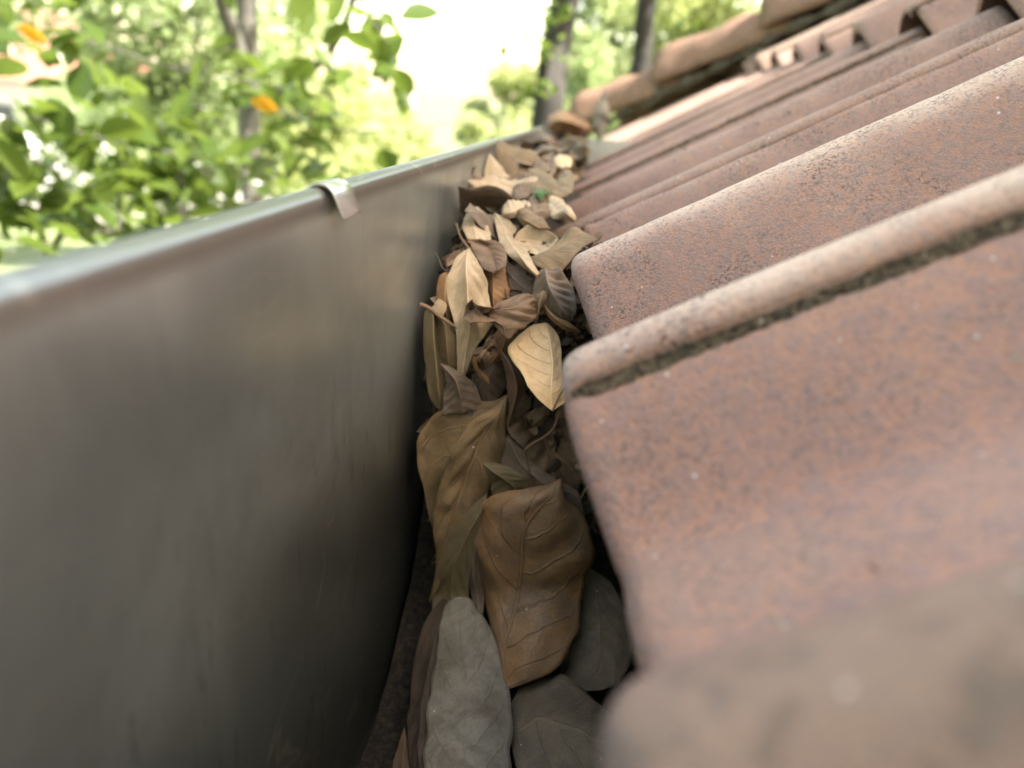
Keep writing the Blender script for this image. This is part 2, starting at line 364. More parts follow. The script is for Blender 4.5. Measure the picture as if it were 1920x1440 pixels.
# ================================================================ ROOF TILES
PITCH, Y0 = .147*SC, .050*SC             # roll spacing, crest number 0
def crest(k): return Y0+PITCH*k+(.014*SC if k <= 0 else 0)
LIP = .0088*SC
def base_h(y):                      # height of the corrugated surface, 0 at crests
    d, sg = min((abs(y-crest(k)), y < crest(k)) for k in range(-10, 20))
    A = .036*SC; w = .050 if sg else .068
    if d >= w: return -A
    t = d/w
    return -A*(1-(math.cos(math.pi*t)*.5+.5)**.72)
TILE_L, GAUGE, STEP = .40, .360, .025
def make_tile(k, course, label, mat, dx=0., joint=True):
    ya, yb = crest(k)-LIP, crest(k+2)-LIP+.014
    s0 = course*GAUGE+dx; n0 = course*STEP
    r = .0085; RL = .0034; ss = [0, .0005, .0015, .003, .005, .0075]+list(np.linspace(.012, TILE_L, 42))
    ys = [ya+e for e in (0, .0002, .0005, .0010, .0018, .0034)]+list(np.linspace(ya+.006, yb, 96))
    seed = k*3.1+course*7.7
    yn = crest(k+2)
    def shear(y):
        if course: return 0
        if k == -1: return .016*max(0, (yn-.045-y)/.12)
        if k == 1: return -.0055*min(1.2, max(0, (y-crest(1))/(PITCH)))
        return 0
    def top(s, y):
        e1 = s; e2 = y-ya
        dr = 0
        q1 = max(0, r-e1); q2 = max(0, (RL-e2)); dr = r-math.sqrt(max(0, r*r-q1*q1))+(RL-math.sqrt(max(0, RL*RL-q2*q2)))*.9
        nfar = crest(k+2)
        low = min(1, .6+.4*s/.012)*(.0076 if k+2 == 1 else .0058)*min(1, max(0, (y-(nfar-.066))/.036))
        h = base_h(y)-dr-low
        h += .0012*noise.noise(Vector((s*9, y*9, seed)))+.0004*noise.noise(Vector((s*60, y*60, seed)))+.00018*noise.noise(Vector((s*260, y*260, seed)))
        return h
    nu, nv = len(ss), len(ys); V = []
    off = Vector((EX, 0, EZ))
    edge = lambda y, s: .0016*noise.noise(Vector((y*30, s*30, seed+4)))+.0008*noise.noise(Vector((y*120, s*90, seed)))
    for i, s in enumerate(ss):
        for j, y in enumerate(ys):
            es = edge(y, 0) if s < .02 else 0; ey = edge(0, s)*.7 if y < ya+.012 else 0
            p = off+UX*(s0+s+es)+NX*(n0+top(s, y)-s*.003)
            V.append(Vector((p.x+shear(y), y+ey, p.z)))
    F = grid_faces(nu, nv)
    bt = len(V)
    def TKf(y): return (.0056 if k == 1 else .0036)+.008*min(1, max(0, (y-ya-.02)/.03))
    for i, s in enumerate(ss):
        for j, y in enumerate(ys):
            ii = .003 if i == 0 else s; yy = ya+.002 if j == 0 else y
            p = off+UX*(s0+ii)+NX*(n0+base_h(y)-(TKf(y) if i > 0 else max(TKf(y), .0095))-.0010-s*.003)
            V.append(Vector((p.x+shear(y), yy, p.z)))
    F += [tuple(reversed([v+bt for v in f])) for f in grid_faces(nu, nv)]
    def strip(idx): 
        for a, b in zip(idx, idx[1:]): F.append((a, b, b+bt, a+bt))
    strip([j for j in range(nv)][::-1]); strip([(nu-1)*nv+j for j in range(nv)])
    strip([i*nv for i in range(nu)]); strip([i*nv+nv-1 for i in range(nu)][::-1])
    p = off+UX*s0+NX*n0
    o = mesh('roof_tile', V, F, mat, None, True, (p.x, ya, p.z))
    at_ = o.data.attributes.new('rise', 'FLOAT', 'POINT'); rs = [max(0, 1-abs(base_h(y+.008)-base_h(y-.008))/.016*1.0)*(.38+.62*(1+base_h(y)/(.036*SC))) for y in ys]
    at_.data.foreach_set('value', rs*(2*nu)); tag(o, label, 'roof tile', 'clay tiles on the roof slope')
    if joint:                                     # weathered bedding under the lip of this tile
        jb = []; n2 = 8; m2 = 240
        for i in range(m2):
            s = .003+(TILE_L-.035)*i/(m2-1)
            for j in range(n2):
                a = j/(n2-1)                      # 0 at the outer foot, 1 tucked under the lip
                y = ya+.0006+.0028*a+.0009*noise.noise(Vector((s*150, a*2, seed)))+.0005*noise.noise(Vector((s*420, a*4, seed)))
                hl = base_h(ya)-(.0090 if k == 1 else .0066)+(.0050 if k == 1 else .0038)*a**.7+.0011*noise.noise(Vector((s*45, a, seed)))+.0006*noise.noise(Vector((s*300, a*3, seed)))
                q = off+UX*(s0+s)+NX*(n0+hl-s*.003); jb.append(Vector((q.x, y, q.z)))
        j_ = mesh('mortar_joint', jb, grid_faces(m2, n2), MORTAR, o, False)
        md = j_.modifiers.new('thick', 'SOLIDIFY'); md.thickness = .002
    return o
place = {-3: 'beside the viewer, mostly out of frame', -1: 'filling the lower right corner, blurred and dusty', 1: 'with the gritty dark joint running across the right side', 3: 'with a thin mossy line, second joint up from the gritty one',
         5: 'third joint up the eave from the gritty dark one'}
tile_dx = {-3: .016, -1: -.001, 1: .0003, 3: -.034, 5: -.034, 7: -.018, 9: -.006, 11: 0}
rt = random.Random(4); cnt = 0
course_words = ['eave course', 'second course', 'third course', 'fourth course', 'fifth course']
for course in range(5):
    xc = course*GAUGE*math.cos(TH)
    for k in range(-5 if course else -9, 17, 2):
        ylim = CORNER_Y-xc-.02
        if crest(k)+.20 > ylim+.1: continue
        if course > 0 and k < -1-2*0 and course < 2 and k < -3: continue
        n_from = (k+3)//2+1
        lab = 'clay roof tile in the %s of the slope, %s' % (course_words[course], place[k]) if course == 0 and k in place else \
              'clay roof tile in the %s, %s from the near end' % (course_words[course], ['first', 'second', 'third', 'fourth', 'fifth', 'sixth', 'seventh', 'eighth', 'ninth', 'tenth', 'eleventh', 'twelfth', 'thirteenth'][max(0, n_from+2)])
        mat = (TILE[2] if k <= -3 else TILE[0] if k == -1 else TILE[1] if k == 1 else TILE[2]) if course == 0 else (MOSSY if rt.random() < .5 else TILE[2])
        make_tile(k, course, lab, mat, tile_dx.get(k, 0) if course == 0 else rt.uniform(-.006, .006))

# hip caps: half round tapered tiles bedded along the hip
def hip_caps():
    a = Vector((EX+.0, CORNER_Y, EZ-.01)); d = Vector((1, -1, math.tan(TH)+.03)).normalized()
    side = d.cross(Vector((0, 0, 1))).normalized(); up = side.cross(d).normalized()
    names = ['lowest', 'second', 'third', 'fourth', 'fifth', 'sixth', 'seventh']
    for i in range(7):
        p0 = a+d*(i*.33-.02)+up*.012; L = .40; V = []; nu, nv = 14, 22
        for q in (0, 1):
            for u in range(nu):
                t = u/(nu-1); r = (.120-.026*t)-(.014 if q else 0); ins = .008 if q and u == 0 else 0
                if not q and u == 0: r -= .005
                for v in range(nv):
                    an = math.pi*v/(nv-1)
                    rr = r*(1+.10*noise.noise(Vector((u*.33, v*.22, i*5)))+.05*noise.noise(Vector((u*1.1, v*.7, i*9))))
                    V.append(p0+d*(L*t+ins)+side*math.cos(an)*rr+up*(math.sin(an)*rr*.95+.02-.03*t))
        F = grid_faces(nu, nv); n1 = nu*nv; F += [tuple(reversed([x+n1 for x in f])) for f in grid_faces(nu, nv)]
        for v in range(nv-1): F.append((v+1, v, v+n1, v+1+n1)); b = (nu-1)*nv; F.append((b+v, b+v+1, b+v+1+n1, b+v+n1))
        for u in range(nu-1):
            x = u*nv; F.append((x, x+nv, x+nv+n1, x+n1)); x += nv-1; F.append((x+nv, x, x+n1, x+nv+n1))
        o = mesh('hip_cap_tile', V, F, HIPM, None, True, tuple(p0))
        tag(o, 'half round clay hip cap, %s from the far roof corner' % names[i], 'ridge tile', 'hip caps along the roof edge')
        # bedding mortar under each flank
        m = MB()
        for sg in (-1, 1):
            P = [p0+d*(L*t*.86)+side*sg*(.100-.02*t)+up*(-.010) for t in np.linspace(0, 1, 8)]
            v_, f_ = tube(P, lambda t: .011+.006*math.sin(t*23+i), 26, 9); v_ = [q+Vector((noise.noise(q*60), noise.noise(q*61+Vector((3,3,3))), noise.noise(q*62)))*.012 for q in v_]; m.add(v_, f_)
        m.out('mortar_bed', MORTAR, o, True)
hip_caps()

# ================================================================ GUTTER
GX, RIM, FLOOR, GIN, GEND = -.095, -.0345, -.345, .062, 1.30
def gutter():
    g = empty('gutter', (0, .5, FLOOR)); tag(g, 'brushed steel box gutter full of dry leaves along the tile eave', 'gutter')
    prof = [(GX-.0082, RIM-.018), (GX-.0086, RIM-.010)]
    for a in np.linspace(180, 0, 13): prof.append((GX-.0042+.0043*math.cos(rad(a)), RIM-.006+.0055*math.sin(rad(a))))
    prof += [(GX, RIM-.012), (GX, RIM-.03)]
    prof += [(GX, z) for z in np.linspace(RIM-.05, FLOOR+.01, 14)]
    prof += [(GX+.001, FLOOR+.004), (GX+.004, FLOOR), (GX+.01, FLOOR)]+[(x, FLOOR) for x in np.linspace(-.07, GIN-.006, 6)]+[(GIN-.002, FLOOR+.001), (GIN, FLOOR+.006)]
    ys = np.linspace(-1.5, GEND, 100); V = []
    for y in ys:
        for x, z in prof:
            w = .0009*noise.noise(Vector((y*5, z*6, 1)))*(1 if z > FLOOR+.02 else 0)
            V.append((x+w, y, z+.0006*noise.noise(Vector((y*4, 2, 2)))))
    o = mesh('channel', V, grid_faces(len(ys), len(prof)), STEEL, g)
    md = o.modifiers.new('thick', 'SOLIDIFY'); md.thickness = .0008; md.offset = 0
    k = MB(); k.box((GIN-.0005, -1.5, FLOOR+.004), (GIN+.0015, GEND, -.126)); k.out('back_wall', simple('darkened_back_wall', (.028, .026, .022), .95, 0, 40, .5), g)  # unseen wall, darkened so the sheet mirrors a dark interior
    e = MB(); e.box((GX-.001, GEND-.001, FLOOR-.001), (GIN+.001, GEND+.0005, RIM-.012)); e.out('end_plate', STEEL, g)
    # strap clipped over the rim: up the outside, over the roll and down the inside, its tongue standing off the sheet
    yc, w = .291, .0105
    path = [(-.1068, -.058), (-.1066, -.047), (-.1055, -.0388), (-.1022, -.0346), (-.0978, -.0335), (-.0943, -.0350), (-.0922, -.0388), (-.0908, -.0420), (-.0895, -.0452)]
    pts = catmull([(a, 0, b) for a, b in path], 30); V = []
    for i, p in enumerate(pts):
        q = pts[min(i+1, 29)]-pts[max(i-1, 0)]; nn = Vector((-q.z, 0, q.x)).normalized()
        if nn.dot(Vector((.3, 0, 1))) < 0 and i < 15: nn = nn
        for s_ in (-1, 1):
            for t in (-1, 1): V.append(Vector((p.x, yc+s_*w, p.z))+nn*.00045*t*s_)
    F = grid_faces(30, 4, 0, True)+[(3, 2, 1, 0), (116, 117, 118, 119)]
    st = mesh('strap', V, F, STRAP, g, True)
    bv = st.modifiers.new('bev', 'BEVEL'); bv.width = .00015; bv.segments = 2; bv.limit_method = 'ANGLE'
    st['label'] = 'bright metal strap hooked over the gutter rim'
    return g
gutter()

# ================================================================ DRY LEAVES
YK = [(220, 1.28), (250, 1.15), (285, .86), (310, .70), (350, .60), (400, .52), (500, .452), (600, .430), (800, .418), (1120, .402), (1250, .365), (1440, .305), (1600, .27)]
def Yw(py):
    for (a, A), (b, B) in zip(YK, YK[1:]):
        if py <= b: return A+(B-A)*(py-a)/(b-a)
    return YK[-1][1]
def P3(px, py, lift=0.):
    r = ray(px, py); r = r*(Yw(py)/r[1]); L = np.linalg.norm(r)
    return Vector(r*(1-lift*.01/L))
def leaf(label, mat, left, mid, right, petiole=None, curl=0., wave=.0011, rib=.00035, nu=46, nv=21, seed=None, group='dry leaves in the gutter', pr=.0008, sag=0., stalk=STALK, midrib=True, name='dry_leaf', tip_first=False, jag=.07):
    """a thin curved blade lofted through its left edge, midrib and right edge, each a list of space points"""
    seed = random.random()*50 if seed is None else seed
    if tip_first: left, mid, right = left[::-1], mid[::-1], right[::-1]
    Ls, Ms, Rs = [catmull([P3(*p) if not isinstance(p, Vector) else p for p in c], nu) for c in (left, mid, right)]
    V = []; UV = []
    for i in range(nu):
        a, m, b = Ls[i], Ms[i], Rs[i]; t = i/(nu-1)
        nrm = (b-a).cross(Ms[min(i+1, nu-1)]-Ms[max(i-1, 0)])
        nrm = nrm.normalized() if nrm.length > 1e-12 else Vector((0, -1, 0))
        for j in range(nv):
            u = j/(nv-1)*2-1
            p = m.lerp(a, -u) if u < 0 else m.lerp(b, u)
            au = abs(u)
            wd = ((a-m).length if u < 0 else (b-m).length)
            bul = math.sin(math.pi*au)
            p = p+nrm*(curl*.01*bul*min(1, wd/.02))
            k = min(1, wd/.012)
            p = p+nrm*(rib*k*bul*math.sin(2*math.pi*(t*6.5-au*1.4)+(1.2 if u > 0 else 0)))
            q = p*55+Vector((seed, seed, 0))
            p = p+nrm*(wave*k*3*noise.noise(q)+wave*1.3*k*noise.noise(q*2.7)*au)
            p = p+nrm*(.0022*k*au**3*noise.noise(Vector((t*5, seed, u*.8))))
            p = p+(p-m)*(jag*noise.noise(Vector((t*14, seed, u)))*au)
            V.append(p); UV.append(((u+1)/2, t))
    c = sum(V, Vector())/len(V)
    o = mesh(name, V, grid_faces(nu, nv), LM[mat] if isinstance(mat, str) else mat, None, True, tuple(c))
    uvl = o.data.uv_layers.new(name='UVMap')
    for lp in o.data.loops: uvl.data[lp.index].uv = UV[lp.vertex_index]
    md = o.modifiers.new('thick', 'SOLIDIFY'); md.thickness = .00035; md.offset = 0
    tag(o, label, 'leaf', group)
    if midrib:
        v, f = tube([V[i*nv+nv//2] for i in range(1, nu-1)], lambda t: .00030*(1-.75*abs(2*t-1)**3)+.0001, 0, 6)
        mesh('midrib', v, f, LM[mat] if isinstance(mat, str) else mat, o, True)
    if petiole:
        v, f = tube([P3(*p) if not isinstance(p, Vector) else p for p in petiole], lambda t: pr*(.85+.3*t*t), 22, 8)
        mesh('petiole', v, f, stalk, o, True)
    return o

# --- foreground, low in the gutter
leaf('grey dusty leaf arching up from the bottom edge of the photo', 'grey',
     [(862,1116,.3),(838,1130,.4),(826,1160,.7),(820,1215,.9),(806,1300,1.1),(796,1380,1.1),(792,1450,1.0),(800,1600,.6)],
     [(862,1116,.3),(862,1135,.7),(862,1178,1.3),(872,1290,1.7),(872,1380,1.8),(870,1450,1.6),(860,1600,1.1)],
     [(862,1116,.3),(884,1124,.4),(910,1160,.4),(937,1216,.4),(955,1300,.4),(957,1440,.2),(920,1600,0)], curl=.1, wave=.0009, rib=.0004, midrib=False, tip_first=True)
leaf('large glossy brown leaf with dark midrib, pointed tip upward, centre of the gutter', 'brown',
     [(1052,898,1.3),(1009,912,1.2),(953,920,1.2),(914,937,1.0),(894,967,.5),(884,1003,.2),(890,1045,.3),(906,1108,.4),(914,1150,.4),(928,1200,.4),(948,1294,.3)],
     [(1052,898,1.3),(1040,925,2.1),(1010,955,2.2),(986,985,2.1),(979,1018,2.0),(977,1060,1.9),(972,1105,1.7),(962,1150,1.5),(950,1190,1.3),(945,1235,.9),(948,1294,.3)],
     [(1052,898,1.3),(1064,936,1.3),(1094,967,.8),(1110,1010,.4),(1114,1050,.3),(1100,1075,.2),(1094,1108,.2),(1088,1160,.2),(1080,1195,.3),(1036,1259,.5),(948,1294,.3)],
     curl=.45, wave=.0011, rib=.00035, nu=70, nv=31, tip_first=True, jag=.03)
leaf('dark slate leaf lying flat under the brown one, speckled white', 'slate',
     [(945,1330,-.6),(958,1319,-.6),(991,1277,-.5),(1039,1266,-.4),(1087,1286,-.4),(1112,1306,-.4),(1190,1380,-.4)],
     [(945,1330,-.6),(970,1370,-.2),(1010,1350,0),(1050,1360,.1),(1090,1370,.1),(1120,1390,0),(1190,1380,-.4)],
     [(945,1330,-.6),(970,1440,-.6),(1010,1500,-.6),(1060,1520,-.6),(1120,1500,-.6),(1160,1450,-.6),(1190,1380,-.4)], curl=.1)
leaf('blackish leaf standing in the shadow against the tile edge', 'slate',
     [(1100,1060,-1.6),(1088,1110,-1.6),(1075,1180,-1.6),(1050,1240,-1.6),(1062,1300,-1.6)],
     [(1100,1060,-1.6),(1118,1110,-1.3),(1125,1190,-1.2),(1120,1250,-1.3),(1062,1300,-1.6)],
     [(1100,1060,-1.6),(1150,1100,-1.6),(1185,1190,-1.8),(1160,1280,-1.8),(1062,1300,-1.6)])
leaf('small brown leaf corner at the bottom left of the litter', 'umber',
     [(758,1364,-.5),(748,1395,-.6),(735,1440,-.7),(725,1500,-.7)],
     [(758,1364,-.5),(758,1400,-.4),(754,1440,-.4),(750,1500,-.5)],
     [(758,1364,-.5),(766,1400,-.6),(776,1440,-.7),(790,1500,-.7)])
leaf('shaded left fold of the grey foreground leaf, made as a separate dark blade', 'dark',
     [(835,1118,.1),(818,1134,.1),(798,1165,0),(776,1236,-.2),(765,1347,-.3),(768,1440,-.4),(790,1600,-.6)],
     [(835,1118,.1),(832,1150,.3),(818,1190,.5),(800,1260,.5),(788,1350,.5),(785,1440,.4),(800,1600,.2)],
     [(835,1118,.1),(850,1150,.2),(850,1190,.2),(835,1260,.2),(825,1350,.3),(820,1440,.2),(810,1600,0)], curl=.1, midrib=False)  # separate dark blade stands in for the grey leaf's shaded fold
# --- middle stack
leaf('broad tan leaf pressed to the metal wall, outermost on the left', 'tan',
     [(952,738,-.2),(925,751,-.2),(869,754,-.2),(827,768,-.2),(796,797,-.2),(782,838,-.2),(786,889,-.2),(797,928,-.3),(805,968,-.3),(820,1015,-.3),(821,1050,-.3),(805,1128,-.3)],
     [(952,738,-.2),(930,768,-.2),(893,785,-.1),(868,810,-.1),(848,845,-.1),(836,880,-.2),(830,915,-.4),(822,950,-.5),(818,985,-.5),(823,1020,-.5),(822,1055,-.5),(805,1128,-.3)],
     [(952,738,-.6),(940,790,-.8),(920,820,-.9),(900,850,-.9),(880,890,-.9),(865,920,-.9),(850,950,-.9),(840,980,-.9),(835,1010,-.8),(828,1040,-.7),(825,1070,-.6),(805,1128,-.3)],
     curl=.12, nu=60, rib=.0004)
leaf('long tan leaf with rolled pale edge overlapping the broad tan one', 'tan',
     [(952,742,.2),(925,765,.5),(897,782,.8),(869,810,.9),(846,847,.9),(829,894,.8),(816,945,.7),(811,987,.6),(817,1040,.4),(815,1085,.2),(806,1130,0)],
     [(952,742,.2),(932,778,.9),(912,805,.7),(895,840,.5),(880,880,.5),(868,920,.5),(853,960,.5),(842,1000,.4),(832,1045,.3),(822,1085,.2),(806,1130,0)],
     [(952,742,.2),(950,785,.2),(947,820,0),(943,860,-.2),(930,905,-.3),(905,940,-.3),(878,980,-.2),(855,1020,-.1),(842,1060,0),(828,1095,0),(806,1130,0)],
     curl=-.30, wave=.0009, rib=.0008, nu=64, nv=25)
leaf('olive tan leaf dropping behind the grey foreground leaf', 'olive',
     [(914,924,.4),(884,950,.5),(853,979,.5),(832,1022,.4),(817,1075,.2),(811,1120,.0),(815,1170,-.2),(850,1230,-.4)],
     [(914,924,.4),(900,962,.9),(878,1000,1.0),(860,1040,.9),(848,1080,.7),(846,1120,.5),(848,1170,.2),(850,1230,-.4)],
     [(914,924,.4),(908,965,.5),(898,1005,.6),(888,1045,.6),(879,1085,.5),(879,1125,.3),(875,1170,0),(850,1230,-.4)], curl=.1, wave=.0006)
leaf('narrow purplish leaf strip wedged left of the glossy brown leaf', 'mauve',
     [(898,985,.2),(882,1020,.3),(876,1062,.3),(884,1120,.3),(902,1180,.1)],
     [(898,985,.2),(890,1025,.7),(888,1070,.6),(895,1120,.5),(902,1180,.1)],
     [(898,985,.2),(902,1025,.4),(904,1065,.4),(908,1120,.3),(902,1180,.1)], wave=.0012)
leaf('pointed triangular tan leaf rising behind the glossy brown leaf', 'olive',
     [(902,866,.5),(909,878,.5),(916,895,.5),(921,915,.4),(926,950,.1)],
     [(902,866,.5),(925,885,.9),(945,898,.8),(962,915,.6),(980,960,.1)],
     [(902,866,.5),(940,871,.6),(970,886,.6),(1003,911,.5),(1040,960,.1)], curl=.05)
leaf('greyish brown leaf crossing behind the triangular leaf to the tiles', 'mauve',
     [(951,814,-.2),(944,845,-.1),(941,872,0),(958,900,.1),(1000,935,.1),(1050,975,.1),(1100,985,0)],
     [(951,814,-.2),(964,845,.2),(975,868,.4),(998,890,.6),(1025,910,.6),(1060,935,.5),(1100,985,0)],
     [(951,814,-.2),(981,843,0),(1000,870,.2),(1020,884,.3),(1050,902,.3),(1085,926,.3),(1100,985,0)], curl=.08)
leaf('dark hollow cupped leaf under the straw coloured leaf', 'umber',
     [(985,722,-1.2),(972,760,-.6),(955,787,-.1),(950,801,.1),(964,824,.2),(984,847,.1),(1000,872,0),(1030,900,-.2)],
     [(985,722,-1.2),(1000,765,-2.0),(1010,792,-1.9),(1020,815,-1.4),(1028,838,-1.0),(1035,860,-.7),(1045,880,-.5),(1055,905,-.4)],
     [(985,722,-1.2),(1030,760,-2.0),(1060,790,-1.7),(1082,815,-1.3),(1090,850,-1.0),(1092,880,-.8),(1090,905,-.6),(1085,925,-.5)],
     curl=-.1, wave=.0014, rib=.001, nu=54, nv=25)
leaf('wavy russet leaf edge curling down from the left of the straw leaf', 'umber',
     [(938,655,.5),(941,675,.6),(946,690,.6),(950,712,.5),(952,737,.4),(955,762,.3),(950,790,.2),(950,803,.2)],
     [(938,655,.5),(952,678,1.0),(962,698,1.2),(968,720,1.1),(967,742,.9),(962,765,.7),(954,790,.3),(950,803,.2)],
     [(938,655,.5),(962,680,.5),(979,696,.4),(984,715,.3),(981,736,.2),(970,760,.3),(958,788,.3),(950,803,.2)], curl=.15, wave=.0011, rib=.0006)
leaf('bright straw yellow leaf propped against the tile with its midrib upright', 'yellow',
     [(1024,605,.1),(996,613,.3),(970,634,.7),(952,654,1.1),(960,672,1.6),(979,697,2.2),(990,725,2.8),(1008,748,3.3),(1036,771,3.6)],
     [(1024,605,.1),(1027,622,.7),(1031,640,1.1),(1034,660,1.6),(1036,680,2.1),(1035,705,2.7),(1033,730,3.2),(1033,750,3.4),(1036,771,3.6)],
     [(1024,605,.1),(1038,617,.3),(1048,633,.5),(1052,655,.9),(1053,680,1.5),(1056,705,2.0),(1062,728,2.5),(1067,747,2.9),(1036,771,3.6)],
     curl=-.12, wave=.0008, rib=.0003, nu=54, nv=25, tip_first=True, jag=.02,
     petiole=[(1036,771,3.6),(1049,742,3.5),(1058,728,3.4)], pr=.0006)
leaf('small twisted brown leaf whose long stalk bends down like a hook', 'umber',
     [(994,890,.8),(990,905,.5),(985,925,.3)], [(994,890,.8),(996,905,.7),(998,930,.4)], [(994,890,.8),(1006,905,.5),(1012,925,.3)],
     petiole=[(994,892,.9),(991,874,1.0),(984,850,1.2),(990,838,1.3),(1004,829,1.4),(1024,817,1.5),(1038,803,1.6),(1044,788,1.6),(1048,776,1.5),(1053,773,1.4),(1055,779,1.4)], pr=.00085)
# --- upper stack
leaf('long pale tan leaf curving down the middle of the pile with a small slit', 'pale',
     [(880,464,1.0),(860,480,.9),(842,505,.7),(835,530,.6),(838,560,.5),(847,588,.4),(856,622,.3),(857,660,.2),(858,700,.1),(868,716,0)],
     [(880,464,1.0),(874,488,1.5),(874,515,1.5),(876,535,1.4),(877,560,1.1),(880,590,.8),(880,620,.6),(874,655,.5),(869,690,.3),(868,716,0)],
     [(880,464,1.0),(894,488,.8),(907,512,.6),(914,532,.5),(916,556,.3),(922,590,.1),(918,618,0),(893,650,.1),(881,680,.1),(868,716,0)],
     curl=.22, wave=.0013, rib=.0006, nu=64, nv=27, petiole=[(880,466,1.0),(873,458,.9),(862,440,.7),(856,420,.6)], pr=.0008)
leaf('curled chocolate brown leaf, rolled like a pastry, across the pile centre', 'umber',
     [(868,596,1.6),(872,576,1.3),(884,568,1.8),(902,573,2.4),(922,578,2.3),(934,568,1.7),(955,560,1.6),(975,554,1.5),(998,556,1.2),(1008,572,1.0)],
     [(868,596,1.6),(880,588,.8),(897,584,.5),(918,583,.9),(937,583,1.6),(955,582,1.9),(972,578,1.9),(988,575,1.6),(1000,576,1.2),(1008,572,1.0)],
     [(868,596,1.6),(878,607,1.9),(900,602,2.2),(925,602,2.3),(943,614,2.2),(956,634,1.9),(970,620,1.9),(986,612,1.6),(1000,601,1.2),(1008,572,1.0)],
     curl=.15, wave=.0018, rib=.0016, nu=70, nv=31)
leaf('little upright leaf flap beside the rolled chocolate leaf', 'tan',
     [(1004,553,1.3),(1006,570,1.3),(1007,585,1.2),(1007,600,1.0)], [(1019,544,1.4),(1014,560,1.7),(1011,578,1.5),(1007,600,1.0)], [(1024,547,1.3),(1024,562,1.2),(1015,580,1.1),(1007,600,1.0)])
leaf('silvery brown crinkled leaf leaning on the tile corner', 'mauve',
     [(1022,501,.5),(1008,509,.5),(999,530,.4),(998,552,.3),(1020,572,.3),(1045,592,.3),(1070,602,.2)],
     [(1022,501,.5),(1024,515,1.1),(1028,532,1.4),(1036,550,1.4),(1046,567,1.2),(1058,584,.9),(1070,602,.2)],
     [(1022,501,.5),(1047,506,.5),(1060,520,.5),(1075,540,.4),(1079,560,.4),(1080,582,.3),(1070,602,.2)], curl=.25, wave=.0018, rib=.0014)
leaf('narrow orange brown leaf strip below the silvery one', 'rust',
     [(1018,566,.6),(1030,582,.9),(1048,596,1.0),(1066,604,.9),(1090,622,.6)], [(1018,566,.6),(1030,586,1.2),(1047,601,1.3),(1064,612,1.2),(1090,622,.6)], [(1018,566,.6),(1026,590,.9),(1044,608,1.0),(1062,620,.9),(1090,622,.6)], wave=.001)
leaf('olive brown leaf folded upright against the metal wall', 'olive',
     [(806,576,.2),(795,590,.2),(794,635,.1),(798,690,0),(805,742,-.1),(826,772,-.2)],
     [(806,576,.2),(812,592,.7),(814,635,.7),(818,685,.6),(822,730,.4),(826,772,-.2)],
     [(806,576,.2),(820,596,-.4),(822,640,-.4),(828,690,-.3),(838,735,-.2),(826,772,-.2)], curl=.15, wave=.0007)
leaf('second folded brown leaf with a thick pale stalk by the metal wall', 'tan',
     [(812,582,.1),(817,610,-.2),(822,645,-.3),(826,675,-.3),(842,712,-.4)],
     [(812,582,.1),(832,606,.3),(838,640,.4),(840,672,.2),(842,712,-.4)],
     [(812,582,.1),(850,608,.0),(857,645,.0),(855,685,-.2),(842,712,-.4)], curl=.1, wave=.0009,
     petiole=[(855,615,.4),(838,603,.6),(820,590,.7),(805,578,.7),(788,571,.6)], pr=.0012)
leaf('torn pale leaf scrap on top of the folded stalk', 'pale',
     [(822,560,.7),(815,570,.7),(808,582,.6)], [(829,563,.9),(825,575,.9),(820,586,.8)], [(837,570,.6),(836,582,.6),(831,594,.5)], midrib=False)
leaf('grey mauve leaf with a horn shaped tip between the folded leaves', 'mauve',
     [(824,680,.3),(833,696,.4),(837,714,.4),(832,737,.3),(831,775,.1)],
     [(824,680,.3),(842,698,.8),(855,715,.9),(862,740,.8),(866,775,.2)],
     [(824,680,.3),(843,687,.5),(866,701,.4),(890,722,.2),(908,770,-.2)], curl=.15, wave=.0012)
leaf('crumpled knob of brown leaf in the middle of the pile', 'umber',
     [(925,632,1.0),(912,640,1.1),(902,652,1.2),(888,664,1.2),(889,680,1.0),(897,690,.7)],
     [(929,634,1.5),(920,648,2.0),(912,656,1.4),(905,668,2.2),(902,678,1.4),(903,690,.9)],
     [(933,640,1.0),(934,655,1.2),(928,668,1.2),(918,676,1.4),(912,684,1.2),(908,692,.8)], curl=.4, wave=.004, rib=.002, nu=50, nv=25)
leaf('ragged golden leaf shred hanging under the crumpled knob', 'rust',
     [(890,662,1.0),(886,676,1.0),(890,692,.9),(900,708,.8),(918,720,.6)], [(896,664,1.2),(893,678,1.2),(898,694,1.0),(908,708,.8),(918,720,.6)], [(903,668,.9),(900,680,.9),(905,696,.8),(914,706,.6),(918,720,.6)], wave=.002)
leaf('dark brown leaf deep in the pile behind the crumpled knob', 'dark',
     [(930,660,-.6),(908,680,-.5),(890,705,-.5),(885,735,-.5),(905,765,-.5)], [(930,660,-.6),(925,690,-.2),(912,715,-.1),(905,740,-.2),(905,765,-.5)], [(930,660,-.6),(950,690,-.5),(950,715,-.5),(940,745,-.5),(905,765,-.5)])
leaf('brown leaf blade upright behind the knob and the straw leaf', 'rust',
     [(955,600,-.6),(930,622,-.5),(915,650,-.5),(912,690,-.5)], [(955,600,-.6),(948,630,0),(938,660,.1),(912,690,-.5)], [(955,600,-.6),(972,630,-.6),(962,665,-.6),(912,690,-.5)])
leaf('brown leaf with a dark curved stalk standing behind the long pale leaf', 'rust',
     [(838,508,.2),(824,520,.2),(819,545,.1),(822,575,0),(840,610,-.2)], [(838,508,.2),(836,525,.5),(834,550,.5),(836,580,.3),(840,610,-.2)], [(838,508,.2),(852,530,-.2),(856,555,-.3),(856,580,-.3),(840,610,-.2)],
     petiole=[(838,510,.3),(828,500,.4),(823,486,.5),(817,476,.4)], pr=.0006, stalk=STALKD)
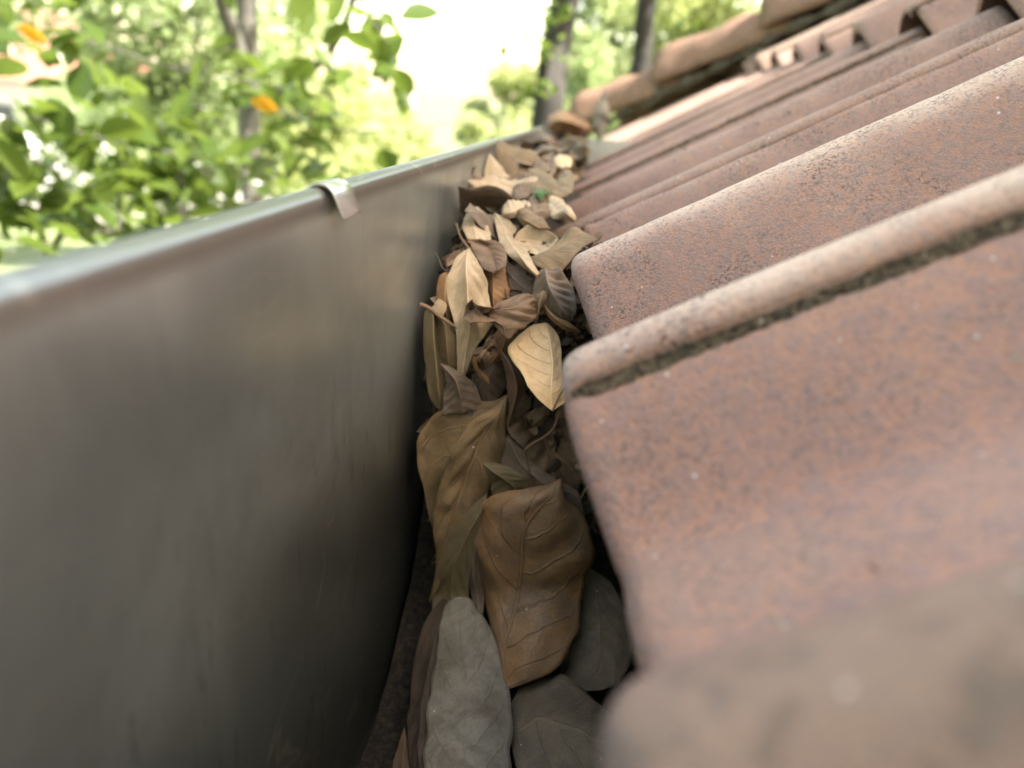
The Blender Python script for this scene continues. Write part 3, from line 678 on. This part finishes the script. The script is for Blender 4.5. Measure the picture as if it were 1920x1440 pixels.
leaf('amber leaf curving upright right of the long pale leaf', 'rust',
     [(906,508,-.3),(912,530,-.2),(918,550,-.2),(925,580,-.3)], [(922,512,0),(925,530,.2),(925,555,.1),(925,580,-.3)], [(946,500,-.3),(950,525,-.3),(955,555,-.3),(925,580,-.3)], wave=.001)
leaf('pale leaf tip bent over at the top of the near pile', 'pale',
     [(889,386,.8),(873,406,1.0),(868,430,1.1),(876,445,1.2)], [(893,387,.9),(890,410,1.4),(890,430,1.5),(894,448,1.4)], [(897,387,.8),(908,402,.9),(916,427,1.0),(921,449,1.1)], curl=.1)
leaf('dark rolled leaf forming a tube under the pale bent tip', 'umber',
     [(876,446,1.1),(884,465,.9),(893,482,.8),(905,500,.8),(925,513,.9)], [(900,448,1.4),(912,462,.2),(920,478,.0),(925,492,.3),(932,508,.8)], [(921,449,1.1),(940,458,.9),(949,475,.8),(948,495,.7),(934,508,.9)], curl=-.2)
leaf('forked tan leaf standing with its bright midrib toward the tiles', 'pale',
     [(925,399,.7),(928,415,.7),(933,440,.6),(940,462,.5),(960,485,.3),(1006,518,.2)], [(928,400,.9),(945,425,.6),(952,448,.6),(968,472,.9),(985,492,1.1),(1008,516,.9)], [(934,402,.7),(968,424,.2),(962,444,.1),(985,472,.5),(1000,490,.9),(1012,512,.8)], curl=.05)
leaf('golden cupped leaf lying open beside the forked leaf', 'pale',
     [(962,452,.3),(975,432,.7),(998,424,.9),(1022,428,.9),(1048,448,.6)], [(962,452,.3),(982,448,-.3),(1002,449,-.5),(1024,450,-.3),(1048,448,.6)], [(962,452,.3),(978,465,.8),(998,474,1.0),(1024,470,1.0),(1048,448,.6)], curl=-.12)
leaf('arched tan leaf with dark underside resting on the speckled tile', 'tan',
     [(985,485,.4),(1012,472,.8),(1040,458,1.0),(1070,434,1.1),(1098,438,1.2),(1122,449,1.3)], [(985,485,.4),(1012,482,1.2),(1040,470,1.5),(1068,452,1.5),(1095,446,1.4),(1122,449,1.3)], [(985,485,.4),(1010,502,.5),(1042,506,.5),(1072,490,.6),(1098,462,1.0),(1122,449,1.3)], curl=.1)
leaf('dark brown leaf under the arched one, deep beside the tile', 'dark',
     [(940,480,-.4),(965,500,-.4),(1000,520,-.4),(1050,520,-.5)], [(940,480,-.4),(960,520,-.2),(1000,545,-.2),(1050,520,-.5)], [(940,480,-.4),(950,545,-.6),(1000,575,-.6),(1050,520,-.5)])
# --- farther along
far = [('pale leaf folded double in front of the fresh green scrap', 'pale', (968,395), 46, 20, 20, .6), ('brown leaf humped across the far pile', 'tan', (1022,350), 60, 32, -30, .9),
       ('light leaf lying to the right of the far pile', 'pale', (1052,398), 48, 24, -35, .6), ('greyish leaf against the wall near the gutter end', 'mauve', (985,300), 44, 20, -12, .4),
       ('small peach coloured leaf catching light near the gutter end', 'yellow', (1056,302), 20, 22, 80, 1.0), ('dull brown leaf heaped near the gutter end', 'umber', (1025,312), 46, 26, 60, .8),
       ('grey brown leaf bridging wall and tile far along', 'umber', (985,348), 50, 22, 55, .5), ('tan leaf slanting in the far pile by the tile ends', 'tan', (1060,345), 44, 22, 70, .7),
       ('dusky leaf half sunk in the far pile', 'umber', (1010,395), 60, 26, 5, .3), ('buff leaf curled at the foot of the far pile', 'tan', (1000,418), 52, 18, -20, .7)]
for lab, mt, (cx, cy), ln, wd, ang, lf in far:
    c, s = math.cos(rad(ang)), -math.sin(rad(ang)); q = lambda t, w, l: (cx+c*t*ln*.66-s*w*wd*.72, cy+s*t*ln*.66+c*w*wd*.72, l)
    leaf(lab, mt, [q(-1,0,lf), q(-.5,-1,lf-.4), q(.3,-.9,lf-.5), q(1,0,lf)], [q(-1,0,lf), q(-.4,.05,lf+.8), q(.4,-.05,lf+.9), q(1,0,lf)], [q(-1,0,lf), q(-.4,1,lf-.3), q(.4,.85,lf-.6), q(1,0,lf)],
         wave=.002, rib=.0006, curl=.3)
leaf('fresh green leaf scrap among the dead leaves', green_material('scrap_green', (.06, .15, .02), (.09, .19, .03)), [(1000,362,1.8),(1008,354,1.9),(1027,358,1.9)], [(1000,362,1.8),(1012,363,2.2),(1027,358,1.9)], [(1000,362,1.8),(1015,374,1.9),(1027,358,1.9)], midrib=False)
leaf('large rusty brown leaf perched on the far end of the gutter', 'rust',
     [at(1030,215,1.20), at(1052,208,1.20), at(1085,220,1.22), at(1112,240,1.25)], [at(1028,232,1.17), at(1052,226,1.12), at(1085,236,1.14), at(1112,242,1.25)], [at(1032,248,1.20), at(1055,252,1.19), at(1088,256,1.2), at(1114,246,1.25)], wave=.002)
def lit_leaf(lab, mt, pts, lift, y=None):
    a = [at(px, py, y) for px, py in pts]
    leaf(lab, mt, [a[0], a[1], a[2]], [a[0], (a[1]+a[3])*.5+Vector((0, -.004, .008)), a[2]], [a[0], a[3], a[2]], wave=.002)
lit_leaf('bleached leaf scrap lying before the rusty perched leaf', 'grey', [(1040,275),(1060,262),(1096,268),(1062,288)], 0, .98)
lit_leaf('bleached narrow leaf scrap at the tile ends near the gutter end', 'grey', [(1075,285),(1085,268),(1105,276),(1090,300)], 0, .92)
lit_leaf('bluish grey leaf upright at the gutter end', 'grey', [(1120,270),(1112,215),(1135,165),(1142,225)], 0, 1.25)

rf = random.Random(77); used = {}; ORD = 'first second third fourth fifth sixth seventh eighth ninth tenth eleventh twelfth thirteenth fourteenth fifteenth'.split()
for i in range(60):
    Y = .52+.74*(i/59)**.9; x = rf.uniform(GX+.012, -.045); z = -.088+.012*min(1, (Y-.5)*3)+rf.uniform(-.002, .018)
    ln = rf.uniform(.08, .13); wd = ln*rf.uniform(.36, .5); az = rf.uniform(0, math.pi*2); tl = rf.gauss(0, .35)
    c = Vector((x, Y, z)); d = Vector((math.cos(az)*.75, math.sin(az), math.sin(tl)*.7)).normalized(); w = d.cross(Vector((rf.gauss(0, .45), rf.gauss(-.35, .3), 1))).normalized(); nn = w.cross(d); nn = nn if nn.z > 0 else -nn
    def q(t, u, l, c=c, d=d, w=w, nn=nn, ln=ln, wd=wd):
        p = c+d*t*ln*.5+w*u*wd*.5+nn*l*.01
        p.x = min(max(p.x, GX+.003), -.040 if p.y < .95 else -.02); return p
    b = rf.uniform(-.5, 1.0); e = rf.uniform(-.4, .9)
    mt, lab = rf.choices(weights=[3, 5, 2, 2], population=[('pale', 'pale dead leaf in the out of focus far half of the gutter pile'), ('tan', 'tan dead leaf in the out of focus far half of the gutter pile'), ('umber', 'dull brown dead leaf in the out of focus far half of the gutter pile'), ('mauve', 'greyish dead leaf in the out of focus far half of the gutter pile')])[0]
    side = 'against the wall' if x < GX+.012 + .012 else 'by the tile ends' if x > -.058 else 'in the middle'
    kk = (mt, side); used[kk] = used.get(kk, 0)+1
    lab = lab.replace('in the out of focus far half of the gutter pile', 'in far gutter pile '+side+', '+ORD[used[kk]-1]+' from near end')
    leaf(lab, mt, [q(-1,0,e), q(-.5,-.9,0), q(.3,-1,-.2), q(1,0,e)], [q(-1,0,e), q(-.4,0,b), q(.4,0,b), q(1,0,e)], [q(-1,0,e), q(-.4,1,0), q(.4,.85,-.1), q(1,0,e)],
         wave=.002, rib=.0008, curl=rf.uniform(-.2, .3), nu=26, nv=13, group='dead leaves far along the gutter')
# --- crumbled litter beneath and between: uncountable
def litter():
    V = []; F = []; r_ = random.Random(11)
    n = 2600
    for i in range(n):
        py = r_.choice([r_.uniform(250, 620), r_.uniform(380, 1100), r_.uniform(380, 800)])
        deep = 2.2 if py < 430 else 0
        if py < 430 and r_.random() < .85: continue
        xl = {250: 965, 310: 950, 400: 880, 500: 838, 600: 812, 800: 800, 1120: 815}
        ks = sorted(xl); 
        for a, b in zip(ks, ks[1:]):
            if a <= py <= b: x0 = xl[a]+(xl[b]-xl[a])*(py-a)/(b-a)
        px = r_.uniform(x0+2, 1125 if py < 1000 else 1090)
        p = P3(px, py, -r_.uniform(.45, 3.0)-deep)
        if p.x > (-.035 if p.y > .5 else .045) or p.x < GX+.004: continue
        s = r_.uniform(.002, .010)*(1.9 if py < 400 else 1)
        a = Vector((r_.gauss(0, 1), r_.gauss(0, 1), r_.gauss(0, 1))).normalized(); b = a.orthogonal().normalized(); c = a.cross(b)
        o = len(V); m = r_.choice([5, 6])
        for j in range(m):
            an = 2*math.pi*j/m; V.append(p+(b*math.cos(an)*s+c*math.sin(an)*s*.55)*r_.uniform(.7, 1.1)+a*r_.uniform(-.2, .2)*s)
        V.append(p+a*s*.3); F += [(o+j, o+(j+1) % m, o+m) for j in range(m)]
    t = NT('crumbled_leaf'); g = t.n('NewGeometry'); rr = g.outputs['Random Per Island']
    c = t.mix(t.step(rr, .2, .9), (.035, .025, .018), (.26, .18, .11)); c = t.mix(t.math('MULTIPLY', t.noise(t.geo(), 200, 4), .5), c, (.10, .07, .045))
    t.L(c, t.b.inputs['Base Color']); t.b.inputs['Roughness'].default_value = .7
    o = mesh('leaf_litter', V, F, t.m, None, False)
    tag(o, 'crumbled dark leaf fragments filling the gutter under the whole leaves', 'leaf litter', None, 'stuff')
litter()
def silt_and_shade():
    V = []; ys = np.linspace(-.6, GEND-.003, 120); xs = np.linspace(GX+.003, GIN-.002, 26)
    for y in ys:
        for x in xs:
            H = np.interp(y, [.0, .36, .44, .50, .56, .75, 1.0, 1.3], [-.341, -.341, -.30, -.20, -.135, -.105, -.090, -.085])
            V.append((x, y, H+.004*noise.noise(Vector((x*60, y*60, 0)))+.004*noise.noise(Vector((x*25, y*25, 3)))))
    t = NT('rotted_mulch'); P = t.geo(); f = t.noise(P, 220, 6, .8)
    t.L(t.mix(t.step(f, .4, .65), (.012, .010, .008), (.06, .045, .03)), t.b.inputs['Base Color']); t.b.inputs['Roughness'].default_value = .9
    t.L(t.bump(f, 1, .003), t.b.inputs['Normal'])
    tag(mesh('mulch', V, grid_faces(len(ys), len(xs)), t.m, None, True), 'blackened rotted mulch on the gutter floor under the leaves', 'mulch', None, 'stuff')
silt_and_shade()

# ================================================================ GREENERY
def leaf_cloud(centers, n, size, rnd, spread, ratio=.5, fold=.25, droop=.3, close=False):
    """many separate blades; centers: list of (Vector, radius vector, weight)"""
    V = []; F = []
    wts = [c[2] for c in centers]
    for i in range(n):
        c, rr, _ = rnd.choices(centers, wts)[0]
        while True:
            q = Vector((rnd.uniform(-1, 1), rnd.uniform(-1, 1), rnd.uniform(-1, 1)))
            if q.length < 1: break
        q = q.normalized()*q.length**spread if q.length > 0 else q
        p = c+Vector((q.x*rr.x, q.y*rr.y, q.z*rr.z))
        s = size*rnd.uniform(.6, 1.25)
        d = Vector((rnd.gauss(0, 1), rnd.gauss(0, 1), rnd.gauss(-droop, .7))).normalized()
        w = d.cross(Vector((rnd.gauss(0, .5), rnd.gauss(0, .5), 1))).normalized(); nn = w.cross(d)
        o = len(V)
        if close:
            prof = [(0, .0), (.12, .45), (.35, .95), (.6, 1), (.82, .66), (1, 0)]
            rows = []
            for t, k in prof:
                m = p+d*s*t+nn*(-.10*s*t*t)
                rows.append((m-w*s*ratio*.5*k+nn*fold*s*ratio*.5*k, m, m+w*s*ratio*.5*k+nn*fold*s*ratio*.5*k))
            for r3 in rows: V.extend(r3)
            for a in range(len(prof)-1):
                b = o+a*3; F += [(b, b+1, b+4, b+3), (b+1, b+2, b+5, b+4)]
        else:
            V += [p, p+d*s*.5-w*s*ratio*.5+nn*fold*s*.2, p+d*s, p+d*s*.5+w*s*ratio*.5+nn*fold*s*.2]
            F.append((o, o+1, o+2, o+3))
    return V, F
def fast_mesh(name, V, F, mat, parent, sm=False):
    me = bpy.data.meshes.new(name); off = parent.location if parent else Vector()
    me.from_pydata([tuple(v-off) for v in V], [], F)
    if sm: smooth(me)
    return link(name, me, mat, parent)

# near tree whose branches hang beside the gutter
def near_tree():
    r_ = random.Random(21); base = at(505, 420, 3.5); base.z = -3.1
    t = empty('broadleaf_tree', tuple(base)); tag(t, 'pale trunked tree with large green leaves hanging beside the gutter', 'tree')
    mid = at(470, 300, 3.4); top = at(462, -20, 3.3); hi = top+(top-mid)*3
    v, f = tube([base, mid, at(468,150,3.35), top, hi], lambda q: .06-.03*q, 30, 12); m = MB().add(v, f)
    v, f = tube([at(470,170,3.35), at(435,60,3.2), at(410,-30,3.1), at(380,-300,3.0)], lambda q: .035-.015*q, 16, 8); m.add(v, f)
    v, f = tube([at(470,200,3.35), at(560,150,3.0), at(640,60,2.7), at(700,-150,2.5)], lambda q: .022-.012*q, 16, 8); m.add(v, f)
    m.out('trunk', BARK_PALE, t, True)
    # twigs
    tw = MB(); cl = []
    twigs = [[(470,330,3.3),(380,300,2.6),(240,270,2.1),(120,240,1.8),(20,200,1.6)], [(470,380,3.3),(330,395,2.4),(180,350,1.9),(40,290,1.6)],
             [(470,330,3.3),(520,300,2.6),(570,250,2.2),(600,180,2.0)], [(470,150,3.3),(300,120,2.6),(150,60,2.0),(40,-10,1.8)],
             [(520,-60,2.8),(600,-20,2.4),(680,20,2.2),(730,80,2.1)], [(470,300,3.3),(400,220,2.8),(330,180,2.5)],
             [(490,190,3.0),(600,238,2.6),(720,245,2.5),(850,230,2.6),(985,240,2.7)], [(470,400,3.3),(300,420,2.3),(160,440,1.8),(20,470,1.5)]]
    for w in twigs:
        v, f = tube([at(*q) for q in w], lambda q: .006-.0045*q, 24, 6); tw.add(v, f)
    tw.out('twigs', BARK_PALE, t, True)
    spec = [(95,235,1.7,60,50,3), (150,300,1.9,110,60,8), (250,260,2.1,110,70,8), (350,300,2.4,110,70,9), (120,380,1.9,130,45,8), (290,390,2.3,130,50,10), (425,330,2.8,60,70,3.5), (560,300,2.4,50,80,5),
            (420,160,2.6,50,45,1.6), (560,150,2.3,50,70,1.8), (20,60,1.7,50,70,2.4), (140,140,2.0,60,60,1.8), (700,60,2.2,55,55,2.0), (710,145,2.3,40,30,1.0), (640,10,2.4,60,30,1.2), (380,60,2.6,30,60,.9), (490,110,2.5,50,50,1.4), (20,30,1.6,35,35,1.2),
            (735,290,2.6,10,20,.25), (20,470,1.5,22,14,.5), (75,430,1.8,30,20,.7)]
    cs = []
    for px, py, D, rx, ry, wt in spec:
        c = at(px, py, D); k = c.length/FPX
        cs.append((c, Vector((rx*k, .28, ry*k)), wt))
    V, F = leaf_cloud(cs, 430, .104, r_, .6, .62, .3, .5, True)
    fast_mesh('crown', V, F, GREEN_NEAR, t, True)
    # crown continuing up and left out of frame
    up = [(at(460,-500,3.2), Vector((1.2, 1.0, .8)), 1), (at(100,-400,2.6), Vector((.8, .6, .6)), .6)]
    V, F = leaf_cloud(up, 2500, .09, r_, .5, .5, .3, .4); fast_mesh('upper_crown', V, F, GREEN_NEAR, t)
    for px, py, D, s in ((490,192,2.3,.085), (57,62,1.6,.07)):
        c = at(px-25, py-12, D); d = (at(px+28, py+14, D)-c).normalized(); V, F = [], []
        w = d.cross(Vector((0, 1, .3))).normalized(); s = (at(px+28, py+14, D)-c).length*1.05
        for tt, k in [(0, 0), (.15, .5), (.4, 1), (.65, .95), (.85, .6), (1, 0)]:
            mm = c+d*s*tt; V += [mm-w*s*.24*k, mm+Vector((0, -.004, 0)), mm+w*s*.24*k]
        for a in range(5): b = a*3; F += [(b, b+1, b+4, b+3), (b+1, b+2, b+5, b+4)]
        y = fast_mesh('yellowed_leaf', V, F, ORANGE, t, True); y['label'] = 'orange yellow turning leaf among the green ones'
near_tree()

def tree(label, base, h, r, crowns, n, size, mat, bark, lean=(0, 0), seed=1, tw=True, cat='tree', name='background_tree', rt_=.7, group='trees beyond the gutter'):
    r_ = random.Random(seed); base = Vector(base)
    if group.startswith('trees beyond'): base.x = sum(c[0][0] for c in crowns)/len(crowns)-lean[0]
    t = empty(name, tuple(base)); tag(t, label, cat, group)
    top = base+Vector((lean[0], lean[1], h)); m = MB()
    v, f = tube([base, base.lerp(top, .35)+Vector((r*.4, 0, 0)), base.lerp(top, .7)-Vector((r*.3, 0, 0)), top], lambda q: r*(1.15-.75*q), 24, 12); m.add(v, f)
    for c, rr, w in crowns:
        a = base.lerp(top, r_.uniform(.45, .9)); c = Vector(c)
        v, f = tube([a, a.lerp(c, .5)+Vector((0, 0, .15)), c], lambda q: r*.4*(1-.7*q), 10, 6); m.add(v, f)
    m.out('trunk', bark, t, True)
    cs = []
    for c, rr, w in crowns:                           # break each crown mass into clumps with gaps between
        for q in range(9):
            d = Vector((r_.gauss(0, 1), r_.gauss(0, 1), r_.gauss(0, 1))).normalized()*r_.uniform(.3, 1)
            k = r_.uniform(.22, .5); cs.append((Vector(c)+Vector((d.x*rr[0], d.y*rr[1], d.z*rr[2])), Vector(rr)*k, w*k))
    V, F = leaf_cloud(cs, n, size, r_, .7, .55, .3, .3); fast_mesh('crown', V, F, mat, t)
    return t
def B(px, py, Y): p = at(px, py, Y); return (p.x, p.y, p.z)
# the two dark trunks beyond the gutter end
def trunk_tree(label, pts, r, crowns, n, seed, sprigs=()):
    r_ = random.Random(seed); P = [at(*p) for p in pts]; b = P[0].copy(); b.z = -3.1; b.x -= .2
    t = empty('background_tree', tuple(b)); tag(t, label, 'tree', 'trees beyond the gutter')
    v, f = tube([b]+P, lambda q: r*(1.2-.4*q), 30, 12); m = MB().add(v, f)
    for c, rr, w in crowns: v, f = tube([P[-2], P[-1].lerp(Vector(c), .4), Vector(c)], lambda q: r*.4*(1-.6*q), 10, 6); m.add(v, f)
    m.out('trunk', BARK_DARK, t, True)
    V, F = leaf_cloud([(Vector(c), Vector(rr), w) for c, rr, w in crowns], n, .11, r_, .6, .55, .3, .3); fast_mesh('crown', V, F, GREEN_FAR[0], t)
    if sprigs:
        for x, y, D, s in sprigs:
            c = at(x, y, D); V, F = leaf_cloud([(c, Vector((s, s, s)), 1)], 8, .05, r_, .6, .6, .3, .3, True)
            v, f = tube([c+Vector((0, .1, -s)), c, c+Vector((s*.6, 0, s*.8))], .0015, 8, 5); F += [tuple(a+len(V) for a in g) for g in f]; V += v
            fast_mesh('sprig', V, F, GREEN_NEAR, t)
trunk_tree('leaning dark trunk rising just past the gutter end', [(1022,240,4.2),(1035,120,4.2),(1060,0,4.2),(1110,-260,4.2)], .082, [(B(1150,-700,4.4), (1.5,1.2,.9), 1)], 3000, 31,
           [(1028,60,3.3,.07),(1032,105,3.3,.05),(1020,165,3.2,.04),(950,95,3.2,.05),(985,175,3.2,.04),(1000,50,3.3,.05),(1040,20,3.3,.05)])
trunk_tree('slimmer dark trunk standing over the hip cap tiles', [(1190,190,4.9),(1205,60,4.9),(1222,-60,4.9),(1250,-300,4.9)], .062, [(B(1300,-650,5.2), (1.4,1.2,.8), 1)], 2500, 33,
           [(1320,42,2.6,.05),(1395,18,2.6,.05)])

Y1, Y2, Y3 = GREEN_FAR
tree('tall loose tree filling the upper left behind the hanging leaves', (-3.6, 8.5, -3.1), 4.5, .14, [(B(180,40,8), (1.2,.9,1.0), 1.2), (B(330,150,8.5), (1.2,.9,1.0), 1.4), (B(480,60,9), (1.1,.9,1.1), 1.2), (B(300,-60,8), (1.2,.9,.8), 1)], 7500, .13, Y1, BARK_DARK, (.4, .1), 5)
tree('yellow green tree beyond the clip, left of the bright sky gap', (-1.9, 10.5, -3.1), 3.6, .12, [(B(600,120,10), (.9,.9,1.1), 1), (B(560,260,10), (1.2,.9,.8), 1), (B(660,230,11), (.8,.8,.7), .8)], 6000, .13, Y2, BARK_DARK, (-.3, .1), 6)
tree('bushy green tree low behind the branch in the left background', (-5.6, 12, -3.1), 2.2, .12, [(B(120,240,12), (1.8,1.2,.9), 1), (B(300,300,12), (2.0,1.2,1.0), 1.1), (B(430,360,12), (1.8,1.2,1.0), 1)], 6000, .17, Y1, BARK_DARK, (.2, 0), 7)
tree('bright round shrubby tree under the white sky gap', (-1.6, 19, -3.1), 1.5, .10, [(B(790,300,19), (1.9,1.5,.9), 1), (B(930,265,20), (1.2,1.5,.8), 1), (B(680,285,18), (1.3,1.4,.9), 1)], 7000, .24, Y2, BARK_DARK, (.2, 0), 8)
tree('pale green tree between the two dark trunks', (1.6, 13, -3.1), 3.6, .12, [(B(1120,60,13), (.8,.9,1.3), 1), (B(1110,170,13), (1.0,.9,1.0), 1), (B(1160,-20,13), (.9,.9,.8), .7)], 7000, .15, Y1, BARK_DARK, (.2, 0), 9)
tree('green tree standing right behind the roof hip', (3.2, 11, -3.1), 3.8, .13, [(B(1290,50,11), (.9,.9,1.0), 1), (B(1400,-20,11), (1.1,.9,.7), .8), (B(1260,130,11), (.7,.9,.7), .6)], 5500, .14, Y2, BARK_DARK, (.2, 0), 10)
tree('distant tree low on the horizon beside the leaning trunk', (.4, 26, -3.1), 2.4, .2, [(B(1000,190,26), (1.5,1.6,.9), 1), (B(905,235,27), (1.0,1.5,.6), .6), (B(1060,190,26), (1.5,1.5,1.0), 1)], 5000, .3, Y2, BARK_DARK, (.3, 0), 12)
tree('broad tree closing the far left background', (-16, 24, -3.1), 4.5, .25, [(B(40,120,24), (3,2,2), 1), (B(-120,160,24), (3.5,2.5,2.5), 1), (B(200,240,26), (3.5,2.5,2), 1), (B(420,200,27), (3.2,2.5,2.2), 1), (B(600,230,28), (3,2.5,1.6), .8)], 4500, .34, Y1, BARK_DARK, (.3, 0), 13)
# unseen tree added to keep sun off the roof, right of the camera
tree('added tree out of view right of the roof, blocking the sun', (4.2, -.6, -3.1), 5.2, .22, [((3.6,-2.3,3.0), (1.3,1.5,1.15), 1), ((3.4,-1.1,3.0), (1.25,1.3,1.15), 1), ((3.5,-1.6,2.4), (1.4,1.6,1.0), 1), ((2.8,-1.3,3.1), (.9,1.5,.9), .9)], 17000, .17, Y3, BARK_DARK, (-.3, 0), 14, group='added light blockers out of view')

tree('added tree out of view behind the viewer, blocking skylight', (-.6, -3.2, -3.1), 4.2, .16, [((-.7,-2.7,1.0), (1.2,.9,1.2), 1), ((.7,-3.0,1.3), (1.2,.9,1.2), 1), ((-.4,-2.9,2.3), (1.4,1.0,.9), .9), ((-1.7,-2.2,.7), (.9,.9,1.0), .8)], 11000, .16, Y3, BARK_DARK, (0, 0), 15, group='added light blockers out of view')  # tree added behind the viewer to cut skylight on the tile flanks

# ================================================================ far buildings and car
def far_house():
    p = at(-20, 200, 22); g = empty('neighbour_house', (p.x, 22, -3.1)); tag(g, 'white house with an orange tiled roof beyond the trees at far left', 'house')
    x1 = at(90, 150, 22).x; zt = at(40, 150, 22).z
    w = MB(); w.box((x1-9, 22, -3.1), (x1, 28, zt)); w.out('wall', simple('white_wall', (.5, .49, .47), .8, 0, 2, .05), g)
    r = MB(); x0 = x1-9.5; X = x1+.5; m = MB()
    r.add([(x0,21.4,zt+.002),(X,21.4,zt+.002),(X,28.6,zt+.002),(x0,28.6,zt+.002),(x0+2,25,zt+2.0),(X-2,25,zt+2.0)], [(0,1,5,4),(1,2,5),(2,3,4,5),(3,0,4),(3,2,1,0)]); r.out('roof', simple('far_orange_roof', (.24, .115, .08), .8, 0, 6, .2), g)
    for xx in (x1-2.2, x1-5):
        f = MB(); f.box((xx, 21.93, zt-1.9), (xx+1.1, 21.998, zt-.7)); f.out('window', simple('dark_glass', (.05, .06, .07), .15), g)
far_house()
def far_car():
    p = at(20, 355, 15.5); zb = -3.0; L, Wd, H = 4.2, 1.75, 1.5; x0 = p.x-2.9; y0 = 16.6
    g = empty('parked_car', (x0+L/2, y0, zb)); tag(g, 'white car parked on the pale road at far left', 'car')
    side = [(0, .35), (.02, .75), (.25, .9), (1.0, 1.0), (1.6, 1.42), (2.9, 1.47), (3.7, 1.05), (4.15, .95), (4.2, .4), (3.9, .28), (.3, .28)]
    V = []
    for y, ins in ((y0, 0), (y0+Wd, 0)):
        for x, z in side: V.append((x0+x, y+(.12 if z > 1.05 else 0)*(1 if y == y0 else -1), zb+z))
    n = len(side); F = [tuple(range(n)), tuple(range(2*n-1, n-1, -1))]+[(i, (i+1) % n+0, (i+1) % n+n, i+n)[::-1] for i in range(n)]
    body = mesh('body', V, F, simple('white_paint', (.8, .8, .8), .25), g, False)
    bv = body.modifiers.new('bev', 'BEVEL'); bv.width = .06; bv.segments = 3
    gl = simple('car_glass', (.03, .035, .04), .08)
    for a, b in (((1.15, 1.0), (2.2, 1.36)), ((2.3, 1.0), (3.45, 1.36))):
        mesh('window', [(x0+a[0], y0-.004, zb+a[1]), (x0+b[0], y0-.004, zb+a[1]), (x0+b[0]-.12, y0+.09, zb+b[1]), (x0+a[0]+(.45 if a[0] < 2 else .05), y0+.09, zb+b[1])], [(0, 1, 2, 3)], gl, g, False)
    ty = simple('tyre', (.02, .02, .02), .8)
    for wx in (.85, 3.35):
        for wy in (y0-.01, y0+Wd-.19):
            v, f = tube([(x0+wx, wy, zb+.32), (x0+wx, wy+.2, zb+.32)], .32, 2, 24); w = mesh('wheel', v, f, ty, g, True)
            v, f = tube([(x0+wx, wy-.01, zb+.32), (x0+wx, wy+.21, zb+.32)], .18, 2, 20); mesh('rim', v, f, simple('rim_metal', (.6, .6, .6), .3, 1), w, True)
far_car()

def grit():
    r_ = random.Random(5); V = []; F = []
    for i in range(260):
        s = r_.uniform(.0, 1.1)**1.3; y = r_.uniform(.02, 2.0); x0 = EX+s*math.cos(TH)
        if y > CORNER_Y-x0-.15: continue
        c = int(s/GAUGE); top = base_h(y)+c*STEP-(s-c*GAUGE)*.003
        if r_.random() < .6 and base_h(y) > -.02: continue
        p = Vector((EX, 0, EZ))+UX*s+NX*(top+.0004); p.y = y; sz = r_.uniform(.0006, .0022)*(1+1.2*y)
        a = Vector((r_.gauss(0, 1), r_.gauss(0, 1), 0)).normalized(); b = a.cross(NX); o = len(V)
        V += [p-a*sz, p-b*sz*.6, p+a*sz*r_.uniform(.6, 1.8), p+b*sz*.5, p+NX*sz*.7, p-NX*sz*.2]
        F += [(o,o+1,o+4), (o+1,o+2,o+4), (o+2,o+3,o+4), (o+3,o,o+4), (o+1,o,o+5), (o+2,o+1,o+5), (o+3,o+2,o+5), (o,o+3,o+5)]
    t = NT('grit_crumbs'); rr = t.n('NewGeometry').outputs['Random Per Island']
    t.L(t.mix(rr, (.05, .035, .02), (.42, .36, .28)), t.b.inputs['Base Color']); t.b.inputs['Roughness'].default_value = .9
    tag(mesh('grit', V, F, t.m, None, False), 'loose crumbs of grit and leaf scattered in the tile channels', 'grit', None, 'stuff')
grit()
